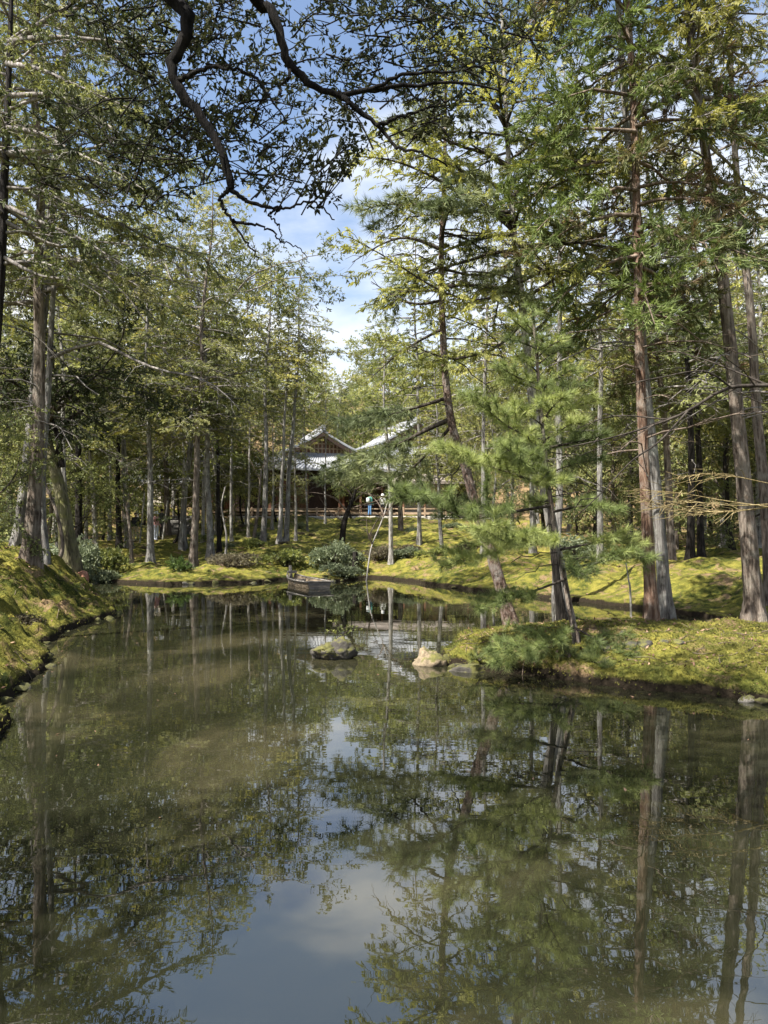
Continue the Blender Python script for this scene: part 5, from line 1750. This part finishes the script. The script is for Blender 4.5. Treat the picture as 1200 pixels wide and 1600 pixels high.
# ------------------------------------------------------------------ tree at the left edge with long grey limbs
bx, bd = xof(-45, 11.2), 11.2
bz = gz(bx, bd)
rel = lambda px, py, d: at(px, py, d) - np.array([bx, bd, bz])
pth = [(0, 0, 0), rel(-25, 700, 11.2), rel(-2, 450, 11.2), rel(8, 250, 11.2), rel(16, 60, 11.2), rel(22, -200, 11.3)]
limbs = []
for q_, rad in [([(14, 75, 11.2), (60, 38, 11), (120, 2, 10.8), (170, -40, 10.6)], .05), ([(14, 66, 11.2), (80, 58, 10.9), (170, 64, 10.6), (260, 78, 10.3)], .055), ([(12, 100, 11.2), (60, 108, 10.8), (130, 138, 10.4), (210, 172, 10)], .05),
                ([(9, 200, 11.2), (60, 208, 10.8), (105, 232, 10.4), (180, 268, 10), (230, 300, 9.8)], .045), ([(8, 240, 11.2), (80, 236, 11), (150, 230, 10.8), (205, 196, 10.6)], .05), ([(8, 232, 11.2), (60, 255, 11.4), (110, 270, 11.6), (190, 290, 11.8)], .04),
                ([(11, 150, 11.2), (90, 150, 10.8), (160, 190, 10.4), (240, 250, 10.1)], .045), ([(5, 320, 11.2), (70, 350, 10.9), (130, 375, 10.6), (200, 420, 10.4)], .04), ([(2, 400, 11.2), (60, 430, 11), (120, 440, 10.8), (170, 470, 10.7)], .035),
                ([(5, 345, 11.2), (90, 385, 11.4), (160, 378, 11.6), (250, 390, 11.8)], .04)]:
    limbs.append(([rel(*p) for p in q_], rad, True))
data = conifer('edge_cypress', 51, 10, .13, M['cypress_dark'], M['bark_dark'], M['twig_grey'], T_LEAF, .14, cb=.42, Lmax=2.4, nprim=46, dead=8, path=pth, limbs=limbs, spacing=.095, flat=.5, sec_n=5.6, leaf_from=.2, sec_len=.45)
plant_tree('cypress_tree', data, bx, bd, bz, label='dark trunk at the left edge sending long grey limbs across the upper left')

# dead arching limbs on the left, carried by a leafless tree standing in front of the slim brown trunk
bx, bd = xof(70, 14.9), 14.9
bz = gz(bx, bd)
rel = lambda px, py, d: at(px, py, d) - np.array([bx, bd, bz])
pth = [(0, 0, 0), rel(66, 760, 14.9), rel(76, 600, 14.9), rel(84, 450, 14.9), rel(92, 380, 14.9)]
cr = Crown(52, T_LEAF, .1, bare=True, sec_n=2.6, leaf_from=.35, sec_len=.4)
for q_, rad in [([(86, 436, 14.9), (125, 435, 14.7), (160, 446, 14.4), (215, 465, 14), (265, 480, 13.6)], .035), ([(84, 446, 14.9), (115, 447, 14.6), (150, 465, 14.2), (185, 482, 13.9)], .028),
                ([(90, 400, 14.9), (125, 405, 14.5), (155, 420, 14.2), (200, 465, 13.8), (225, 500, 13.5), (250, 530, 13.3)], .035), ([(78, 560, 14.9), (150, 535, 14.3), (200, 558, 13.8), (250, 578, 13.4), (300, 588, 13.1), (340, 606, 12.9), (375, 640, 12.7)], .04),
                ([(92, 385, 14.9), (150, 388, 14.5), (180, 420, 14.1), (215, 460, 13.7)], .028), ([(72, 650, 14.9), (40, 630, 14.6), (0, 628, 14.3)], .03)]:
    cr.dress(smooth_path([rel(*p) for p in q_], 12), rad, leafy=False, own=True)
data = cr.finish('dead_arch', M['maple'], M['twig_grey'])
data['trunk'] = trunk_mesh('dead_arch_trunk', pth, .085, .04, M['bark_grey'], n=10, seed=9)
plant_tree('dead_tree', data, bx, bd, bz, label='leafless thin tree with pale arching limbs between the left trunks')

# ------------------------------------------------------------------ overhanging branches close to the camera
bx, bd = -4.7, 1.2
bz = gz(bx, bd)
B0 = np.array([bx, bd, bz])
ov = tag(empty('evergreen_oak', tuple(B0)), 'crooked overhanging limbs coloured as dark silhouettes with small pointed leaves across the top of the sky', 'tree')
rel = lambda px, py, d: at(px, py, d) - B0
top = np.array([.9, .5, 6.2])
ovp = [(0, 0, 0), (.15, .1, 2.0), (.35, .25, 4.0), top, (1.2, .7, 8.0)]
link('trunk', trunk_mesh('oak_trunk', ovp, .24, .12, M['bark_dark'], seed=3), ov)
cr = Crown(53, T_BROAD, .10, spacing=.072, flat=.15, sec_n=7, leaf_from=.12, sec_len=.5, up=.25, tone=(.1, .9))
OVL = [
    ([tuple(top), rel(180, -330, 4.0), rel(225, -120, 4.6), rel(250, -20, 5), rel(290, 20, 5), rel(290, 60, 5), rel(268, 103, 5), rel(288, 150, 5), rel(330, 205, 5), rel(354, 255, 5), rel(360, 296, 5)], .085, .03, False),
    ([rel(360, 296, 5), rel(395, 318, 5), rel(440, 325, 5), rel(490, 315, 4.95), rel(522, 345, 4.9)], .022, .005, True),
    ([rel(360, 294, 5), rel(345, 314, 5), rel(362, 345, 5), rel(385, 378, 5), rel(402, 402, 5)], .022, .005, False),
    ([rel(362, 345, 5), rel(400, 352, 5), rel(428, 362, 5), rel(440, 378, 5), rel(466, 386, 5), rel(482, 408, 5)], .014, .003, False),
    ([rel(440, 325, 5), rel(420, 335, 5), rel(436, 352, 5), rel(440, 378, 5)], .012, .004, False),
    ([rel(280, 126, 5), rel(318, 107, 4.9), rel(358, 106, 4.8), rel(400, 122, 4.8), rel(428, 160, 4.7), rel(447, 191, 4.7)], .022, .005, False),
    ([tuple(top * .97), rel(280, -300, 4.2), rel(360, -90, 4.7), rel(400, 0, 5), rel(424, 18, 5), rel(440, 68, 5), rel(456, 106, 5), rel(490, 134, 5), rel(528, 146, 5), rel(575, 141, 5), rel(620, 134, 5), rel(700, 128, 5), rel(780, 140, 5)], .075, .008, False),
    ([rel(528, 146, 5), rel(552, 165, 5), rel(590, 195, 5), rel(622, 230, 5), rel(660, 238, 4.9), rel(700, 260, 4.9)], .03, .006, False),
    ([rel(590, 196, 5), rel(635, 180, 5), rel(690, 160, 5.1), rel(745, 142, 5.2)], .018, .005, True),
    ([rel(452, 106, 5), rel(452, 122, 4.9), rel(440, 132, 4.9), rel(436, 152, 4.8)], .016, .005, True),
    ([rel(575, 141, 5), rel(640, 115, 4.9), rel(720, 110, 4.9), rel(800, 90, 4.9)], .02, .005, True),
]
for i, (pl_, r0_, r1_, leafy) in enumerate(OVL):
    mb = MB()
    P_ = smooth_path(pl_, 40)
    jit = np.random.default_rng(i).normal(0, .006, P_.shape)
    tube(mb, P_ + jit, .8 * (r0_ + (r1_ - r0_) * np.linspace(0, 1, 40) ** .7) * (1 + np.random.default_rng(i + 30).normal(0, .06, 40)), 10)
    link('limb', mb.mesh('limb', M['bark_silhouette']), ov)
# leafy side branches
q = np.random.default_rng(54)
side = []
for (x0_, y0_, x1_, y1_, n_) in [(200, -60, 420, 130, 52), (240, 120, 410, 300, 46), (430, -30, 640, 110, 34), (540, 20, 840, 200, 56), (150, 60, 290, 330, 44), (380, 230, 520, 330, 16), (560, 150, 720, 235, 20), (100, -60, 260, 60, 20), (600, -60, 860, 60, 26), (80, 200, 240, 340, 18)]:
    for k in range(int(n_ * (.8 if x0_ < 300 else .66))):
        px, py = q.uniform(x0_, x1_), q.uniform(y0_, y1_)
        dd_ = q.uniform(5.1, 6.1)
        a = q.uniform(-.5, 1.2) if q.random() < .6 else q.uniform(2.2, 3.6)
        l_ = q.uniform(40, 110)
        p0 = rel(px, py, dd_)
        p2 = rel(px + math.cos(a) * l_, py - math.sin(a) * l_, dd_ + q.uniform(-.4, .4))
        side.append((p0, p2))
for p0, p2 in side:
    pm = (p0 + p2) / 2 + q.normal(0, .05, 3)
    cr.dress(smooth_path([p0, pm, p2], 7), .008, .003, 4, seclen=.30)
for k in range(10):
    p0 = rel(470 + q.uniform(-80, 40), 325 + q.uniform(-20, 15), 5)
    p2 = p0 + np.array([q.uniform(.05, .35), q.uniform(-.2, .2), q.uniform(.15, .55)])
    cr.dress(smooth_path([p0, (p0 + p2) / 2 + q.normal(0, .03, 3), p2], 7), .006, .002, 4, seclen=.2)
for k in range(26):                                   # unseen oak crown, added to dapple the water and shade the limbs
    a, zz = k * 2.4, q.uniform(5.2, 8.0)
    l_ = q.uniform(1.6, 3.0)
    p0 = np.array([np.interp(zz, [4, 6.2, 8], [.35, .9, 1.2]), np.interp(zz, [4, 6.2, 8], [.25, .5, .7]), zz])
    p2 = p0 + np.array([math.cos(a) * l_, math.sin(a) * l_, q.uniform(.2, 1.4)])
    cr.dress(smooth_path([p0, (p0 + p2) / 2 + np.array([0, 0, .25]), p2], 9), .03, .006, 5, seclen=.8)
dd_ = cr.finish('oak', M['oak'], M['bark_dark'])
link('branches', dd_['branches'], ov)['kind'] = 'stuff'
link('crown', dd_['crown'], ov)

# bare dark branch from the right
bx, bd = 6.3, 5.6
bz = gz(bx, bd)
rel = lambda px, py, d: at(px, py, d) - np.array([bx, bd, bz])
cr = Crown(55, T_LEAF, .1, bare=True, sec_n=2.2, leaf_from=.25, sec_len=.35)
stem = rel(1640, 560, 5.7)
for q_, rad in [([stem, rel(1400, 590, 5.6), rel(1200, 602, 5.5), rel(1135, 607, 5.5), rel(1070, 645, 5.5), rel(1010, 668, 5.5), rel(950, 685, 5.5), rel(880, 700, 5.5)], .022),
                ([rel(1075, 642, 5.5), rel(1030, 690, 5.4), rel(985, 722, 5.3), rel(940, 770, 5.2), rel(895, 812, 5.2)], .009), ([rel(1200, 602, 5.5), rel(1160, 585, 5.6), rel(1110, 565, 5.7), rel(1060, 550, 5.8)], .010),
                ([rel(1145, 607, 5.5), rel(1100, 580, 5.4), rel(1030, 590, 5.3), rel(980, 600, 5.3)], .008), ([rel(1260, 600, 5.5), rel(1200, 630, 5.4), rel(1150, 610, 5.4)], .008), ([rel(1040, 655, 5.5), rel(960, 650, 5.6), rel(900, 670, 5.7)], .006)]:
    cr.dress(smooth_path(q_, 18), rad, .003, leafy=False, own=True)
data = cr.finish('right_bare', M['maple'], M['twig_dark'])
data['trunk'] = trunk_mesh('right_bare_trunk', [(0, 0, 0), (-.05, .05, 1.2), (stem[0], stem[1], stem[2]), (stem[0] + .1, stem[1], stem[2] + 2.5)], .13, .05, M['bark_dark'], seed=8)
plant_tree('maple_tree', data, bx, bd, bz, label='thin black leafless branch reaching in from the right across the woods')
# tan twiggy branch at the right
bx, bd = 7.6, 9.6
bz = gz(bx, bd)
rel = lambda px, py, d: at(px, py, d) - np.array([bx, bd, bz])
cr = Crown(56, T_LEAF, .1, bare=True, sec_n=11, leaf_from=.45, sec_len=.34, flat=.5)
stem = rel(1500, 700, 9.6)
for q_, rad in [([stem, rel(1320, 770, 9.5), rel(1200, 792, 9.4), rel(1130, 800, 9.4), rel(1060, 796, 9.4), rel(1000, 780, 9.4)], .014), ([rel(1200, 792, 9.4), rel(1130, 782, 9.3), rel(1060, 770, 9.3), rel(990, 765, 9.3)], .009),
                ([rel(1300, 775, 9.5), rel(1200, 755, 9.4), rel(1120, 740, 9.4), rel(1060, 745, 9.4)], .008), ([rel(1240, 785, 9.5), rel(1150, 790, 9.2), rel(1080, 785, 9.1), rel(1020, 795, 9.1)], .008)]:
    cr.dress(smooth_path(q_, 14), rad, .003, leafy=False, own=True)
data = cr.finish('tan_branch', M['maple'], M['twig_tan'])
data['trunk'] = trunk_mesh('tan_branch_trunk', [(0, 0, 0), (-.05, .05, 1.2), (stem[0], stem[1], stem[2]), (stem[0] + .1, stem[1], stem[2] + 2.0)], .12, .05, M['bark_brown'], seed=8)
plant_tree('maple_tree', data, bx, bd, bz, label='tan twiggy branch spreading low left of the largest right trunk')

# ------------------------------------------------------------------ moss sprigs on the nearest banks
q = np.random.default_rng(60)
X = np.concatenate([q.uniform(-9, -2.6, 60000), q.uniform(.6, 8.5, 60000)])
Y = np.concatenate([q.uniform(3.4, 17, 60000), q.uniform(6.5, 12.6, 60000)])
keep = (pond_sdf(X, Y) > -.10) & (q.random(len(X)) < 1.25 - Y / 18)
keep &= (np.abs(X / Y) < .62)
X, Y = X[keep], Y[keep]
Z = ground_z(X, Y)
k_ = Z > .015
X, Y, Z = X[k_], Y[k_], Z[k_]
n = len(X)
mb = MB()
tone = np.clip(.55 + fbm(X * 2.2, Y * 2.2, 3) * 1.3 + q.normal(0, .12, n), 0, 1)
scatter(mb, T_BLADE, np.stack([X, Y, Z - .004], 1), np.tile([0, 0, 1.0], (n, 1)) + q.normal(0, .35, (n, 3)), q.normal(0, 1, (n, 3)), .035 * q.uniform(.6, 1.3, n), tone, q)
M['moss_sprig'] = leaf_mat('moss_sprig', (.052, .064, .014), (.155, .148, .027), (.28, .24, .045), .2, .8, .1)
ms = link('moss', mb.mesh('moss', M['moss_sprig'], False))
tag(ms, 'fine moss sprigs covering the nearest banks', kind='stuff')

# fallen leaves: on the moss and afloat
q = np.random.default_rng(61)
X = np.concatenate([q.uniform(-8, -2.6, 2600), q.uniform(.6, 8, 2600), q.uniform(-10, 9, 3500)])
Y = np.concatenate([q.uniform(4, 17, 2600), q.uniform(7, 12.5, 2600), q.uniform(13, 30, 3500)])
k_ = (pond_sdf(X, Y) > .12) & (np.abs(X / Y) < .6)
X, Y = X[k_], Y[k_]
Z = ground_z(X, Y)
n = len(X)
T_ONE = [(np.array(tri_leaf(1, .42, 0, 0, .25, a)), 1) for a in (-.3, .1, .4)]
mb = MB()
scatter(mb, T_ONE, np.stack([X, Y, Z + .012], 1), np.stack([q.normal(0, 1, n), q.normal(0, 1, n), q.normal(0, .25, n)], 1), np.tile([0, 0, 1.0], (n, 1)) + q.normal(0, .3, (n, 3)), q.uniform(.03, .06, n) * (1 + Y / 40), q.random(n), q)
M['dead_leaf'] = leaf_mat('dead_leaf', (.05, .028, .015), (.16, .09, .045), (.30, .20, .11), .1, .8, .2)
tag(link('fallen_leaves', mb.mesh('fallen_leaves', M['dead_leaf'], False)), 'dry brown leaves fallen on the moss', kind='stuff')
X = np.concatenate([q.uniform(-6, 7, 900), q.uniform(-9, 9, 500)])
Y = np.concatenate([q.uniform(4, 12, 900), q.uniform(12, 24, 500)])
sd_ = pond_sdf(X, Y)
k_ = (sd_ < -.03) & (q.random(len(X)) < .03 + np.exp(sd_ * 2.2)) & (np.abs(X / Y) < .6)
X, Y = X[k_], Y[k_]
n = len(X)
mb = MB()
scatter(mb, T_ONE, np.stack([X, Y, np.full(n, .004)], 1), np.stack([q.normal(0, 1, n), q.normal(0, 1, n), q.normal(0, .02, n)], 1), np.tile([0, 0, 1.0], (n, 1)), q.uniform(.02, .045, n), q.random(n), q)
tag(link('floating_leaves', mb.mesh('floating_leaves', M['dead_leaf'], False)), 'dry leaves floating on the pond near the banks', kind='stuff')

# fallen twigs on the near moss
mb = MB()
q = np.random.default_rng(62)
n_ = 0
while n_ < 420:
    x, y = (q.uniform(-7, -3), q.uniform(5, 16)) if q.random() < .4 else (q.uniform(.8, 7.5), q.uniform(7.5, 12))
    if pond_sdf(np.array([x]), np.array([y]))[0] < .15:
        continue
    a, l_ = q.uniform(0, 6.28), q.uniform(.06, .3)
    P_ = np.array([(x + math.cos(a) * l_ * s_, y + math.sin(a) * l_ * s_) for s_ in (0, .5, 1)]) + q.normal(0, .012, (3, 2))
    tube(mb, np.column_stack([P_, ground_z(P_[:, 0], P_[:, 1]) + .012]), [.006, .005, .003], 3)
    n_ += 1
tag(link('fallen_twigs', mb.mesh('fallen_twigs', M['twig_brown'])), 'thin dry twigs lying on the moss', kind='stuff')
